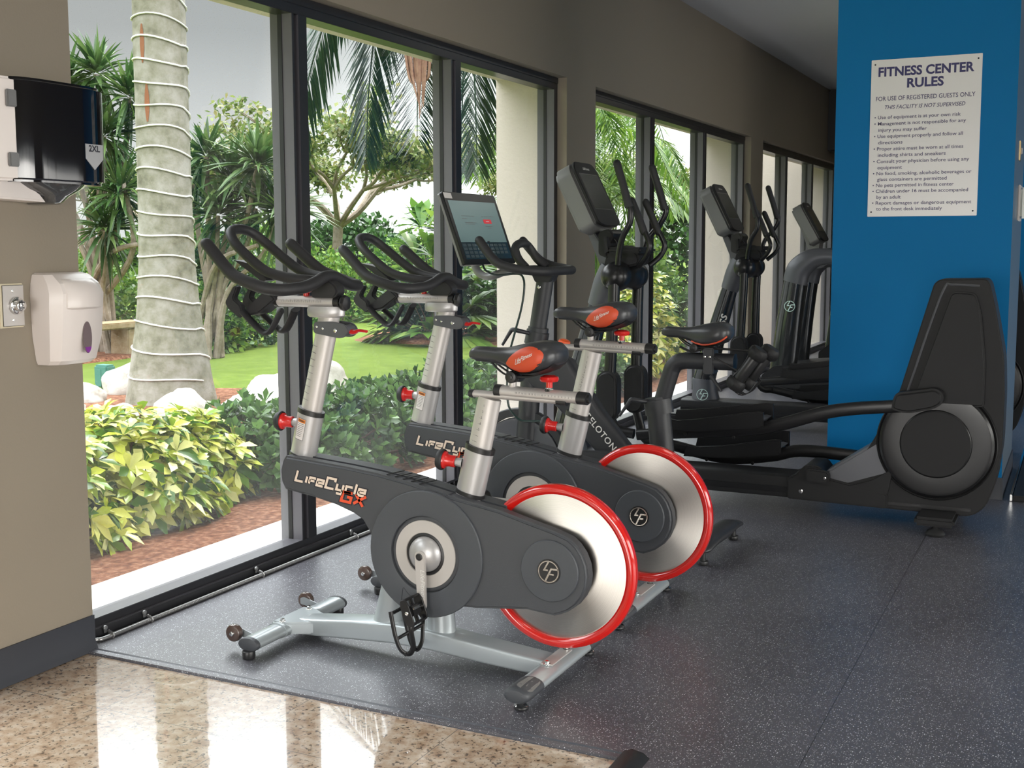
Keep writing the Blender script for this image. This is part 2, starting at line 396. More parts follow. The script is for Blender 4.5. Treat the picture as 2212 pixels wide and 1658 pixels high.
def glass_mat():
    mt = bpy.data.materials.new('window_glass'); mt.use_nodes = True; t = mt.node_tree; t.nodes.clear(); L = t.links
    o = t.nodes.new('ShaderNodeOutputMaterial'); tr = t.nodes.new('ShaderNodeBsdfTransparent'); gl = t.nodes.new('ShaderNodeBsdfGlossy')
    df = t.nodes.new('ShaderNodeBsdfDiffuse'); df.inputs[0].default_value = (.8, .8, .78, 1)
    tr.inputs[0].default_value = (.95, .97, .96, 1); gl.inputs['Roughness'].default_value = .01; gl.inputs[0].default_value = (.9, .9, .9, 1)
    lw = t.nodes.new('ShaderNodeLayerWeight'); pw = t.nodes.new('ShaderNodeMath'); pw.operation = 'POWER'; pw.inputs[1].default_value = 5
    L.new(lw.outputs['Facing'], pw.inputs[0]); fr = t.nodes.new('ShaderNodeMath'); fr.operation = 'MULTIPLY_ADD'; fr.inputs[1].default_value = .6; fr.inputs[2].default_value = .035; L.new(pw.outputs[0], fr.inputs[0])
    mx = t.nodes.new('ShaderNodeMixShader'); L.new(fr.outputs[0], mx.inputs[0]); L.new(tr.outputs[0], mx.inputs[1]); L.new(gl.outputs[0], mx.inputs[2])
    # dried water spots and dust, denser low on the pane
    tcn = t.nodes.new('ShaderNodeTexCoord'); s = t.nodes.new('ShaderNodeSeparateXYZ'); L.new(tcn.outputs['Object'], s.inputs[0])
    v = t.nodes.new('ShaderNodeTexVoronoi'); v.inputs['Scale'].default_value = 110; L.new(tcn.outputs['Object'], v.inputs['Vector'])
    sc_ = t.nodes.new('ShaderNodeSeparateColor'); L.new(v.outputs['Color'], sc_.inputs[0])
    g = t.nodes.new('ShaderNodeMath'); g.operation = 'GREATER_THAN'; g.inputs[1].default_value = .8; L.new(sc_.outputs[0], g.inputs[0])
    d = t.nodes.new('ShaderNodeMath'); d.operation = 'LESS_THAN'; d.inputs[1].default_value = .22; L.new(v.outputs['Distance'], d.inputs[0])
    sp_ = t.nodes.new('ShaderNodeMath'); sp_.operation = 'MULTIPLY'; L.new(g.outputs[0], sp_.inputs[0]); L.new(d.outputs[0], sp_.inputs[1])
    hz = t.nodes.new('ShaderNodeMapRange'); hz.inputs[1].default_value = 1.6; hz.inputs[2].default_value = .1; hz.inputs[3].default_value = .004; hz.inputs[4].default_value = .07; L.new(s.outputs[2], hz.inputs[0])
    nz = t.nodes.new('ShaderNodeTexNoise'); nz.inputs['Scale'].default_value = 3; nz.inputs['Detail'].default_value = 6; L.new(tcn.outputs['Object'], nz.inputs['Vector'])
    a = t.nodes.new('ShaderNodeMath'); a.operation = 'MULTIPLY'; L.new(hz.outputs[0], a.inputs[0]); L.new(nz.outputs[0], a.inputs[1])
    b_ = t.nodes.new('ShaderNodeMath'); b_.operation = 'MULTIPLY_ADD'; b_.inputs[1].default_value = .14; L.new(sp_.outputs[0], b_.inputs[0]); L.new(a.outputs[0], b_.inputs[2])
    m2 = t.nodes.new('ShaderNodeMixShader'); L.new(b_.outputs[0], m2.inputs[0]); L.new(mx.outputs[0], m2.inputs[1])
    tl = t.nodes.new('ShaderNodeBsdfTranslucent'); tl.inputs[0].default_value = (.8, .8, .78, 1)
    ad = t.nodes.new('ShaderNodeMixShader'); ad.inputs[0].default_value = .5; L.new(df.outputs[0], ad.inputs[1]); L.new(tl.outputs[0], ad.inputs[2])
    L.new(ad.outputs[0], m2.inputs[2]); L.new(m2.outputs[0], o.inputs[0])
    return mt
M['glass'] = glass_mat()
def leaf_mat(name, cols, rough=.4, scale=6, trans=.25):
    """leaf colour picked per leaf (island) from the list"""
    mt, t, b = nodes(name); L = t.links
    g = t.nodes.new('ShaderNodeNewGeometry')
    st = [(i / max(1, len(cols) - 1), c) for i, c in enumerate(cols)]
    r_ = ramp(t, st); L.new(g.outputs['Random Per Island'], r_.inputs[0]); L.new(r_.outputs[0], b.inputs['Base Color'])
    b.inputs['Roughness'].default_value = rough; b.inputs['Specular IOR Level'].default_value = .32
    tl = t.nodes.new('ShaderNodeBsdfTranslucent'); L.new(r_.outputs[0], tl.inputs[0])
    mx = t.nodes.new('ShaderNodeMixShader'); mx.inputs[0].default_value = trans
    o = t.nodes['Material Output']; L.new(b.outputs[0], mx.inputs[1]); L.new(tl.outputs[0], mx.inputs[2]); L.new(mx.outputs[0], o.inputs[0])
    return mt
def noisy(name, stops, scale, rough=.9, bump=.6, det=8, dist=.02):
    mt, t, b = nodes(name); L = t.links
    tcn = t.nodes.new('ShaderNodeTexCoord'); n_ = t.nodes.new('ShaderNodeTexNoise'); n_.inputs['Scale'].default_value = scale; n_.inputs['Detail'].default_value = det; n_.inputs['Roughness'].default_value = .65
    L.new(tcn.outputs['Object'], n_.inputs['Vector']); r_ = ramp(t, stops); L.new(n_.outputs[0], r_.inputs[0]); L.new(r_.outputs[0], b.inputs['Base Color'])
    b.inputs['Roughness'].default_value = rough; b.inputs['Specular IOR Level'].default_value = .08
    bp = t.nodes.new('ShaderNodeBump'); bp.inputs['Strength'].default_value = bump; bp.inputs['Distance'].default_value = dist; L.new(n_.outputs[0], bp.inputs['Height']); L.new(bp.outputs[0], b.inputs['Normal'])
    return mt
M['lawn'] = noisy('mown_lawn', [(.3, (.075, .115, .014)), (.6, (.10, .145, .02)), (.8, (.14, .19, .035))], 3.5, bump=.8)
M['mulch'] = noisy('bark_mulch', [(.3, (.06, .022, .013)), (.5, (.18, .075, .042)), (.7, (.34, .19, .12))], 22, bump=1.0)
M['rock'] = noisy('pale_limestone', [(.3, (.32, .28, .24)), (.5, (.50, .47, .43)), (.75, (.60, .57, .53))], 4, bump=.7, dist=.04)
M['trunk'] = noisy('palm_trunk_bark', [(.25, (.09, .085, .06)), (.45, (.20, .19, .145)), (.6, (.27, .255, .22)), (.8, (.33, .315, .285))], 5.5, bump=.5)
M['bark'] = noisy('pale_bark', [(.3, (.17, .13, .09)), (.7, (.34, .29, .24))], 9)
M['stone'] = noisy('sandstone_bench', [(.3, (.26, .17, .085)), (.7, (.42, .33, .22))], 8)
M['rust'] = mat('rust_stain', (.20, .075, .03), .9)
M['wire'] = mat('white_wire', (.75, .75, .74), .5)
M['boxgreen'] = mat('green_utility_plastic', (.05, .17, .14), .5)
M['lf_dark'] = leaf_mat('dark_green_leaves', [(0.007, 0.022, 0.006), (0.019, 0.053, 0.011), (0.031, 0.087, 0.019), (0.062, 0.149, 0.031)], .3)
M['lf_grey'] = leaf_mat('glossy_hedge_leaves', [(.035, .07, .025), (.06, .12, .04), (.09, .18, .05), (.15, .27, .07)], .22)
M['lf_var'] = leaf_mat('variegated_leaves', [(.03, .09, .01), (.10, .22, .015), (.36, .44, .03), (.62, .62, .09), (.75, .74, .36), (.66, .62, .11)], .3)
M['lf_pand'] = leaf_mat('spiky_leaves', [(0.019, 0.050, 0.012), (0.037, 0.087, 0.022), (0.074, 0.136, 0.037), (0.124, 0.186, 0.056)], .35)
M['lf_palm'] = leaf_mat('palm_leaflets', [(0.012, 0.031, 0.019), (0.022, 0.053, 0.028), (0.031, 0.068, 0.031)], .4, trans=.15)
M['lf_tree'] = leaf_mat('tree_foliage', [(0.062, 0.099, 0.025), (0.112, 0.161, 0.037), (0.186, 0.223, 0.062), (0.248, 0.223, 0.087)], .5, trans=.35)
M['lf_mid'] = leaf_mat('mid_green_leaves', [(0.031, 0.081, 0.012), (0.062, 0.149, 0.019), (0.124, 0.236, 0.031), (0.211, 0.310, 0.050)], .4, trans=.3)
M['twig'] = mat('brown_twigs', (.13, .075, .045), .9)
M['spathe'] = noisy('dead_frond_sheath', [(.3, (.24, .13, .09)), (.7, (.46, .28, .20))], 12)
# ================================================================ the building
XW = -3.29; XF = -3.36; XG = -3.44; XO = -3.84
PIL = [(-7.40, -6.86), (-2.39, -1.856), (2.62, 3.155), (7.63, 8.166), (12.645, 13.17), (17.65, 18.2)]
BAY = [(PIL[i][1], PIL[i + 1][0]) for i in range(5)]
Y0, Y1, X1, ZC = -7.4, 18.2, 4.5, 3.63

bm = new()
for a, b in PIL: box(bm, XG, XW, a, b, 0, 2.655)
box(bm, XG, XW, Y0, Y1, 2.655, ZC)
struct('wall_left', bm, M['wall'])
bm = new()
for a, b in PIL: box(bm, XO, XG, a, b, -.3, 2.67)
box(bm, XO, XG, Y0, Y1, 2.67, 4.3)
struct('wall_outside', bm, M['stucco'])
# far wing of the building, seen through the last windows
bm = new(); box(bm, -4.6, XG - .4, 17.66, 18.2, -.3, 4.3); struct('wall_far_wing', bm, M['stucco'])
bm = new(); box(bm, XW, X1, Y1, Y1 + .15, 0, ZC); struct('wall_far', bm, M['wall'])
def wall_open(bm, ax, c0, c1, a0, a1, ops):
    # wall slab between c0 and c1 across axis ax, running a0..a1, with openings (from, to, z0, z1)
    def b_(p, q, z0, z1):
        if ax == 'y': box(bm, p, q, c0, c1, z0, z1)
        else: box(bm, c0, c1, p, q, z0, z1)
    x = a0
    for p, q, z0, z1 in ops:
        b_(x, p, 0, ZC); b_(p, q, z1, ZC)
        if z0 > 0: b_(p, q, 0, z0)
        x = q
    b_(x, a1, 0, ZC)
def glazing(name, ax, c, p, q, z0, z1, n):
    bm = new()
    def b_(b2, u0, u1, w0, w1, d):
        if ax == 'y': box(b2, u0, u1, c - d, c + d, w0, w1)
        else: box(b2, c - d, c + d, u0, u1, w0, w1)
    b_(bm, p, q, z0, z0 + .08, .04); b_(bm, p, q, z1 - .08, z1, .04)
    for i in range(n + 1):
        u = p + (q - p) * i / n; b_(bm, max(p, u - .04), min(q, u + .04), z0, z1, .04)
    fr = struct(name, bm, M['frame'])
    bm = new(); b_(bm, p + .01, q - .01, z0 + .04, z1 - .04, .003); obj('glass_pane', bm, M['glass'], fr)
bm = new(); wall_open(bm, 'y', Y0 - .15, Y0, XW, X1, [(-3.0, 2.6, .02, 2.5)]); struct('wall_back', bm, M['wall'])
glazing('added_door', 'y', Y0 - .1, -3.0, 2.6, .02, 2.5, 4)  # unseen glazed door, added to go with the fill lamp at the back
bm = new(); wall_open(bm, 'x', X1, X1 + .15, Y0, Y1, [(-2.0, 5.2, .3, 2.5), (7.2, 10.8, .3, 2.5)]); struct('wall_right', bm, M['wall'])
glazing('window_6', 'x', X1 + .08, -2.0, 5.2, .3, 2.5, 5); glazing('window_7', 'x', X1 + .08, 7.2, 10.8, .3, 2.5, 3)  # unseen windows, added to go with the fill lamps on the right
bm = new(); box(bm, XO, X1 + .15, Y0 - .15, Y1 + .15, ZC, ZC + .2); struct('ceiling', bm, M['ceil'])

# blue pillar with its grey side trim
bm = new(); box(bm, -1.40, -.385, 7.37, 8.42, 0, ZC)
for f in bm.faces:
    f.normal_update()
    if f.calc_center_median().x > -.39: f.material_index = 1
struct('wall_blue', bm, [M['blue'], M['mirrorstrip']], ang=20)
bm = new(); box(bm, -.62, X1, 11.6, 11.75, 0, ZC); struct('wall_blue_far', bm, M['blue'])
bm = new()
prism(bm, [(7.359, 0), (7.372, 0), (7.372, .13), (7.364, .13), (7.361, .02)], -1.402, -.383, 'x')
struct('baseboard_blue', bm, M['base'])
bm = new()
prism(bm, [(-.387, 0), (-.374, 0), (-.378, .13), (-.387, .13)], 7.36, 8.43, 'y')
struct('baseboard_blue_side', bm, M['base'])
# baseboard on the window-side pillars: cove foot
bm = new()
for a, b in PIL:
    prism(bm, [(XW - .002, 0), (XW + .022, -.006), (XW + .016, .012), (XW + .008, .03), (XW + .007, .125), (XW - .002, .125)], a - .002, b + .002, 'y')
struct('baseboard_left', bm, M['base'])

# floors
bm = new(); box(bm, XG - .02, X1, 3.11, Y1, -.15, 0); box(bm, -1.12, X1, Y0, 3.11, -.15, 0)
struct('floor', bm, M['floor'])
bm = new(); box(bm, XG, -1.12, Y0, 3.11, -.15, -.009); struct('floor_granite', bm, M['granite'])
M['strip'] = mat('grey_edge_strip', (.075, .08, .095), .35)
bm = new(); prism(bm, [(3.106, -.009), (3.135, -.001), (3.142, .003), (3.150, .0005), (3.150, -.009)], XW, -1.125, 'x'); struct('trim_1', bm, M['strip'])
bm = new(); prism(bm, [(-1.175, -.009), (-1.165, .010), (-1.14, .020), (-1.105, .014), (-1.085, .0002), (-1.085, -.009)], Y0, 3.142, 'y'); struct('trim_2', bm, M['black'])

# windows
def window(n, y0, y1):
    bm = new()
    box(bm, XG - .02, -3.345, y0, y1, -.06, .042, .002)
    box(bm, XG - .02, XF, y0, y1, .042, .076, .002)
    box(bm, XG - .02, XF, y0, y1, 2.572, 2.655, .002)
    box(bm, XF - .03, XF + .006, y0 + .001, y1 - .001, 2.615, 2.654, .002)
    wy = (y1 - y0 - 2 * .117) / 3
    cuts = []
    for k in range(4):
        a = y0 + k * (wy + .117) - .117 if k else y0 - .06
        if k == 3: a = y1 - .057
        b_ = a + .117
        a = max(a, y0); b_ = min(b_, y1)
        box(bm, XG - .02, XF - .001, a, min(a + .016, b_), .04, 2.60, .001)
        box(bm, XG - .018, XF - .035, a + .004, b_ - .004, .041, 2.599)
        if b_ - a > .06: box(bm, XG - .02, XF - .001, a + .05, b_, .04, 2.60, .001)
        else: box(bm, XG - .02, XF - .001, a + .017, b_, .04, 2.60, .001)
        cuts.append((a, b_))
        for yy in ((a - .004, a + .001), (b_ - .001, b_ + .004)):
            if yy[0] > y0 and yy[1] < y1: box(bm, XG - .001, XG + .022, yy[0], yy[1], .076, 2.572, mi=2)
        # outer glazing cap
        box(bm, XG - .055, XG - .02, a + .01, b_ - .01, 0, 2.67, .002)
    box(bm, XG - .055, XG - .02, y0, y1, 2.60, 2.67); box(bm, XG - .055, XG - .02, y0, y1, -.06, .055)
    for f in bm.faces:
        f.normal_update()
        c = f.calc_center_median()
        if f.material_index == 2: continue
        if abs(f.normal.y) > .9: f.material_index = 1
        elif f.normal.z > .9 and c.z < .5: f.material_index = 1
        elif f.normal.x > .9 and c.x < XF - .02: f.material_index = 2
    fr = struct('window_%d' % n, bm, [M['frame'], M['frame_lit'], M['gasket']], ang=20)
    for k in range(3):
        a, b_ = cuts[k][1], cuts[k + 1][0]
        bm = new(); box(bm, XG - .003, XG + .003, a - .004, b_ + .004, .07, 2.575)
        obj('glass_pane', bm, M['glass'], fr)
for i, (a, b) in enumerate(BAY): window(i + 1, a, b)

# ================================================================ outside ground
bm = new(); box(bm, -4.02, XG - .02, Y0, 30, -.3, -.04, .01); struct('ground_walkway', bm, M['concrete'])
def blob_ground(name, mat_, pts, z, h=.0, jitter=.12, seed=1, kind='structure'):
    """irregular patch of ground with a slightly mounded, ragged edge"""
    rnd = random.Random(seed); bm = new(); P = crom([(x, y, 0) for x, y in pts], 8, True)
    c = sum(P, Vector()) / len(P)
    o_ = []; i_ = []
    for p in P:
        j = 1 + rnd.uniform(-jitter, jitter) * .1
        q = c + (p - c) * j
        o_.append(bm.verts.new((q.x, q.y, z - .03))); q2 = c + (q - c) * .93; i_.append(bm.verts.new((q2.x, q2.y, z + h)))
    n = len(P)
    for k in range(n): bm.faces.new([o_[k], o_[(k + 1) % n], i_[(k + 1) % n], i_[k]])
    bm.faces.new(i_)
    o = obj(name, bm, mat_); o['kind'] = kind; return o
bm = new()
N = 60
def gz(x, y):
    d = max(0, -x - 11)
    return -.06 + (.05 * noise.noise(Vector((x * .12, y * .12, 0)))) * min(1, d / 4) + max(0, (-x - 24)) * .01
gv = {}
for i in range(N + 1):
    for j in range(N + 1):
        x = -4.02 - 90 * (i / N) ** 2; y = -30 + 150 * j / N
        gv[i, j] = bm.verts.new((x, y, gz(x, y)))
for i in range(N):
    for j in range(N): bm.faces.new([gv[i, j], gv[i + 1, j], gv[i + 1, j + 1], gv[i, j + 1]])
struct('ground_lawn', bm, M['lawn'])
blob_ground('ground_hedge_mulch', M['mulch'], [(-4.02, -6), (-4.02, 12), (-4.02, 26), (-5.6, 26), (-5.7, 12), (-5.6, 5), (-5.2, 2.6), (-5.5, -6)], -.04, 0, .05)
blob_ground('ground_palm_mulch', M['mulch'], [(-9.3, 8.2), (-8.8, 9.6), (-7.8, 10.1), (-6.6, 9.4), (-6.2, 8.3), (-6.8, 7.3), (-8.4, 7.2)], -.045, .02, seed=3)
blob_ground('ground_far_mulch', M['mulch'], [(-12.3, 8.0), (-11.9, 11.4), (-11.9, 12.8), (-11.6, 14.8), (-12.3, 15.0), (-14.5, 15), (-16, 11), (-15, 7)], -.045, .03, seed=4)
blob_ground('ground_right_mulch', M['mulch'], [(-10.9, 16.3), (-9.6, 15.9), (-8.2, 16.2), (-5.9, 16.8), (-5.6, 21), (-8.5, 21), (-11, 18.6)], -.045, .03, seed=5)

# ================================================================ small fittings on the building
t = thing('conduit', 'thin corrugated steel conduit clipped along the foot of the window frame', 'conduit', (-3.318, 3.2, 0))
bm = new(); tube(bm, [(-.02, -.035, .012), (.0, -.0, .010), (.012, .05, .010)] + [(.010, y, .010) for y in (.4, 1.2, 2.2, 3.3, 4.40)], .008, 10)
for i in range(0, 520):
    y = .05 + i * .0085
    if y > 4.4: break
    lathe(bm, [(.0075, -.002), (.0098, 0), (.0075, .002)], (.0105, y, .010), (0, 1, 0), 10)
obj('flexible_tube', bm, M['conduit'], t)
for y in (.06, .27, .98, 1.75, 2.6, 3.5):
    bm = new(); tube(bm, [(-.004, y, .030), (.0, y, .024), (.012, y, .0215), (.0215, y, .012), (.018, y, .001)], .0035, 8, ab=(2, .6), up=(0, 1, 0))
    cyl(bm, (-.024, y, .036), (-.014, y, .036), .010, 14, .002)
    box(bm, -.022, -.016, y - .007, y + .007, .016, .038, .002)
    obj('clip', bm, M['conduit'], t)

# rules sign
t = thing('rules_sign', 'white fitness center rules sign screwed to the blue pillar', 'sign', (-.887, 7.37, 2.127))
bm = new(); box(bm, -.309, .309, -.006, 0, -.4625, .4625, .002); obj('board', bm, mat('white_acrylic', (.86, .83, .83), .25), t)
navy = mat('navy_print', (.012, .010, .12), .4); dk = mat('dark_violet_print', (.05, .04, .13), .4)
def sign_text(s, size, z, x=None, bold=0, shear=0, m_=navy, name='lettering', width=None, space=1):
    b_ = text(s, size, bold, shear, 'CENTER' if x is None else 'LEFT', space=space)
    if width:
        xs = [v.co.x for v in b_.verts]; k = width / (max(xs) - min(xs)); x_ = min(xs) if x is not None else (min(xs) + max(xs)) / 2
        for v in b_.verts: v.co.x = (v.co.x - x_) * k
    xf(b_, place((x or 0, -.0068, z), *NEAR)); return obj(name, b_, m_, t)
sign_text('FITNESS CENTER', .074, .365, bold=.034, width=.535, name='heading')
sign_text('RULES', .074, .294, bold=.034, width=.205, name='heading')
sign_text('FOR USE OF REGISTERED GUESTS ONLY', .036, .222, bold=.009, m_=dk, width=.555, name='subheading')
sign_text('THIS FACILITY IS NOT SUPERVISED', .032, .172, bold=.009, shear=.25, m_=dk, width=.45, name='subheading')
LN = [('\u2022 Use of equipment is at your own risk', .110, .485), ('\u2022 Management is not responsible for any', .073, .515), ('   injury you may suffer', .036, .275),
      ('\u2022 Use equipment properly and follow all', -.001, .500), ('   directions', -.038, .140), ('\u2022 Proper attire must be worn at all times', -.075, .505),
      ('   including shirts and sneakers', -.112, .385), ('\u2022 Consult your physician before using any', -.149, .540), ('   equipment', -.186, .142),
      ('\u2022 No food, smoking, alcoholic beverages or', -.221, .555), ('   glass containers are permitted', -.256, .395), ('\u2022 No pets permitted in fitness center', -.291, .460),
      ('\u2022 Children under 16 must be accompanied', -.326, .540), ('   by an adult', -.361, .140), ('\u2022 Report damages or dangerous equipment', -.396, .560), ('   to the front desk immediately', -.431, .375)]
for s, z, wd in LN:
    ind = s.startswith(' ')
    sign_text(s.strip(), .0285, z + .005, x=-.258 if ind else -.283, bold=.010, m_=dk, name='rule_line', width=wd)
for x in (-.287, .287):
    for z in (-.435, .435):
        bm = new(); lathe(bm, [(0, .003), (.004, .002), (.005, 0)], (x, -.006, z), (0, -1, 0), 12); obj('screw', bm, M['ink'], t)

# plates on the grey side of the pillar
t = thing('strobe_alarm', 'clear white alarm strobe on the grey side of the blue pillar', 'alarm', (-.385, 8.0, 1.75))
bm = new(); box(bm, 0, .012, -.13, .13, -.11, .11, .004); obj('back_plate', bm, M['white'], t)
bm = new(); box(bm, .012, .05, -.10, .10, -.095, .095, .012); obj('lens', bm, mat('frosted_lens', (.55, .60, .55), .2, spec=.8), t)
t = thing('wall_plate', 'small brass switch plate above the alarm strobe', 'switch', (-.385, 7.84, 2.06))
bm = new(); box(bm, 0, .008, -.06, .06, -.06, .06, .003); obj('plate', bm, mat('brass', (.55, .42, .22), .3, metal=.9), t)
bm = new(); box(bm, .008, .016, -.012, .012, -.02, .02, .003); obj('toggle', bm, M['white'], t)
t = thing('floor_platform', 'low black platform with a silver edge right of the blue pillar', 'platform', (.3, 8.2, 0))
bm = new(); box(bm, -.62, .8, -.86, .9, 0.002, .035, .006); obj('deck', bm, M['ell'], t)
bm = new(); box(bm, -.635, -.622, -.86, .9, 0.002, .040, .002); obj('edge_strip', bm, M['chrome'], t)
t = thing('wall_speaker', 'black speaker high on the far window wall below the ceiling', 'speaker', (-3.289, 16.9, 3.2))
bm = new(); box(bm, 0, .18, -.14, .14, -.42, .42, .02); obj('cabinet', bm, M['black'], t)
bm = new(); box(bm, .18, .19, -.12, .12, -.38, .38, .004); obj('grille', bm, M['ell'], t)

# paper towel dispenser on the near pillar
t = thing('paper_towel_dispenser', 'black and white paper towel dispenser on the near pillar', 'towel dispenser', (XW, 2.93, 1.87))
def ycurve(h, y0, y1, d0, d1, k=16, x0=.0):
    """plan outline bulging to +x, from y0 to y1; d0 = depth at the sides, d1 = at the middle"""
    o = []
    for i in range(k + 1):
        f_ = i / k; y = y0 + (y1 - y0) * f_
        o.append((x0 + d0 + (d1 - d0) * (1 - (2 * f_ - 1) ** 4) ** .8, y))
    return o
pl = ycurve(0, -.17, .235, .135, .175)
bm = new(); prism(bm, [(0.001, .235), (0.001, -.17)] + pl, -.160, .178, 'z', .012, 3); obj('cover', bm, mat('black_gloss', (.006, .006, .009), .06, coat=1), t)
bm = new(); prism(bm, [(0.0015, -.30)] + [(.07, -.30), (.15, -.24), (.165, -.173), (.0015, -.173)], -.160, .172, 'z', .010, 3); obj('side_panel', bm, M['white'], t, 'white side panel')
for z0, z1 in ((.075, .13), (-.115, -.07)):
    bm = new(); box(bm, .158, .172, -.205, -.168, z0, z1, .003); obj('hinge', bm, M['ellc'], t)
bm = new()
sec = []
for z, a, b, c in ((-.158, -.13, .20, .155), (-.178, -.09, .165, .145), (-.200, -.035, .125, .12), (-.222, .0, .10, .10), (-.228, .008, .092, .09)):
    sec.append([(.004, b, z)] + [(c * math.cos(x_) ** .5 if x_ else c, (a + b) / 2 + (b - a) / 2 * math.sin(x_), z) for x_ in [R(q) for q in (80, 60, 40, 20, 0, -20, -40, -60, -80)]] + [(.004, a, z)])
loft(bm, sec); obj('chute', bm, mat('smoky_chute', (.05, .05, .05), .08, coat=1), t)
bm = new(); prism(bm, [(-.31, -.150), (-.10, -.150), (-.03, -.19), (.0, -.222), (-.20, -.215), (-.24, -.19), (-.31, -.16)], .002, .10, 'x', .006, 2); obj('lower_housing', bm, M['white'], t)
bm = new(); prism(bm, [(.085, .0), (.165, .0), (.165, -.05), (.125, -.088), (.085, -.05)], .160, .1625, 'x'); xf(bm, Matrix.Translation((.0125, .025, -.020)) )
obj('badge', bm, mat('grey_badge', (.42, .42, .43), .3, metal=.5), t)
b_ = text('2XL', .030, .03, 0, 'CENTER'); xf(b_, place((.1755, .150, -.045), (0, 1, 0), (0, 0, 1))); obj('lettering', b_, M['ink'], t)
bm = new(); prism(bm, [(-.01, -.025), (.01, -.025), (.012, .03), (-.012, .03)], .194, .202, 'y'); xf(bm, Matrix.Translation((.10, -.004, .03))); obj('key_latch', bm, M['black'], t)

# soap dispenser
t = thing('soap_dispenser', 'white wall soap dispenser below the towel dispenser', 'soap dispenser', (XW, 3.045, 1.235))
sec = []
for z, d, hw, c in ((-.150, .085, .105, 0), (-.135, .11, .112, 0), (-.05, .135, .125, 0), (.06, .145, .128, 0), (.10, .150, .128, 0), (.135, .13, .124, 0), (.165, .085, .115, 0), (.172, .05, .10, 0)):
    hw *= .90; sec.append([(.001, -hw, z), (d * .62, -hw, z), (d * .9, -hw * .80, z), (d, -hw * .45, z), (d * 1.03, 0, z), (d, hw * .45, z), (d * .9, hw * .80, z), (d * .62, hw, z), (.001, hw, z)])
bm = new(); loft(bm, sec)
obj('housing', bm, M['white'], t, ang=25)
bm = new()
sec = []
for z, d, hw in ((.045, .150, .098), (.052, .160, .104), (.10, .163, .106), (.135, .140, .10), (.150, .118, .09)):
    hw *= .9; sec.append([(d * .55, -hw, z), (d * .88, -hw * .85, z), (d, -hw * .5, z), (d * 1.02, 0, z), (d, hw * .5, z), (d * .88, hw * .85, z), (d * .55, hw, z)])
loft(bm, sec); obj('push_cover', bm, M['white'], t)
bm = new(); prism(bm, circ((0.0, -.055), .020, 28, .056), .1425, .146, 'x', .001, 1); obj('refill_window', bm, mat('smoked_window', (.16, .12, .13), .15), t)
bm = new(); prism(bm, [(a, b) for a, b in circ((0.0, -.055), .0185, 28, .054) if b < -.083], .1455, .147, 'x'); obj('soap_level', bm, mat('purple_soap', (.20, .02, .28), .2), t)
# exit push button
t = thing('exit_button', 'metal push-to-exit button plate beside the soap dispenser', 'button', (XW, 2.845, 1.298))
bm = new(); box(bm, 0.0005, .012, -.055, .048, -.075, .075, .003); obj('backing', bm, mat('almond_plastic', (.62, .55, .40), .4), t)
bm = new(); box(bm, .012, .015, -.043, .046, -.070, .070, .002); obj('plate', bm, M['alu'], t)
bm = new(); cyl(bm, (.015, .012, .0), (.026, .012, 0), .030, 28, .004); cyl(bm, (.026, .012, 0), (.044, .012, 0), .020, 28, .004); obj('button', bm, M['chrome'], t)
b_ = text('PUSH\nTO\nEXIT', .010, .02, 0, 'CENTER'); xf(b_, place((.0445, .012, .008), (0, 1, 0), (0, 0, 1))); obj('lettering', b_, M['ink'], t)
for z in (-.05, .05):
    bm = new(); lathe(bm, [(0, .002), (.005, .0015), (.006, 0)], (.015, .0, z), (1, 0, 0), 12); obj('screw', bm, M['chrome'], t)

# ceiling lamps (above and behind the camera, they light the room)
M['lampglow'] = mat('lamp_diffuser', (1.0, .95, .86), .5, emit=1)
M['lampglow'].node_tree.nodes['Principled BSDF'].inputs['Emission Strength'].default_value = 3.0
first = None
LP = [(x, y) for x in (-1.2, 1.4) for y in (-3.2, -.2, 2.8, 10.5, 14.5)] + [(2.2, 6.0)]
for x, y in LP:
    if first is None:
        first = thing('ceiling_light', 'recessed fluorescent ceiling light panel', 'ceiling light', (x, y, ZC), group='ceiling light panels')
        bm = new(); box(bm, -.32, .32, -.62, .62, -.03, -.001, .004); obj('housing', bm, M['white'], first)
        bm = new(); box(bm, -.29, .29, -.59, .59, -.034, -.0305); obj('diffuser', bm, M['lampglow'], first)
    else: dup(first, (x, y, ZC), 'recessed fluorescent ceiling light panel')
def stroke(bm, pts, w, z0, z1, shear=0.0):
    # mitred flat pen stroke along a polyline
    P = [Vector((x + y * shear, y)) for x, y in pts]; n = len(P); L = []; Rr = []
    for i in range(n):
        a = (P[i] - P[i - 1]).normalized() if i else (P[1] - P[0]).normalized(); b = (P[i + 1] - P[i]).normalized() if i < n - 1 else a
        t = (a + b); t = t.normalized() if t.length > 1e-4 else a; nrm = Vector((-t.y, t.x)); k = min(1.8, 1 / max(.3, nrm.dot(Vector((-a.y, a.x))))); e = t * (-w / 2 if i == 0 else w / 2 if i == n - 1 else 0) * 0
        L.append(P[i] + e + nrm * w / 2 * k); Rr.append(P[i] + e - nrm * w / 2 * k)
    for i in range(n - 1): prism(bm, [tuple(L[i]), tuple(L[i + 1]), tuple(Rr[i + 1]), tuple(Rr[i])], z0, z1, 'z')
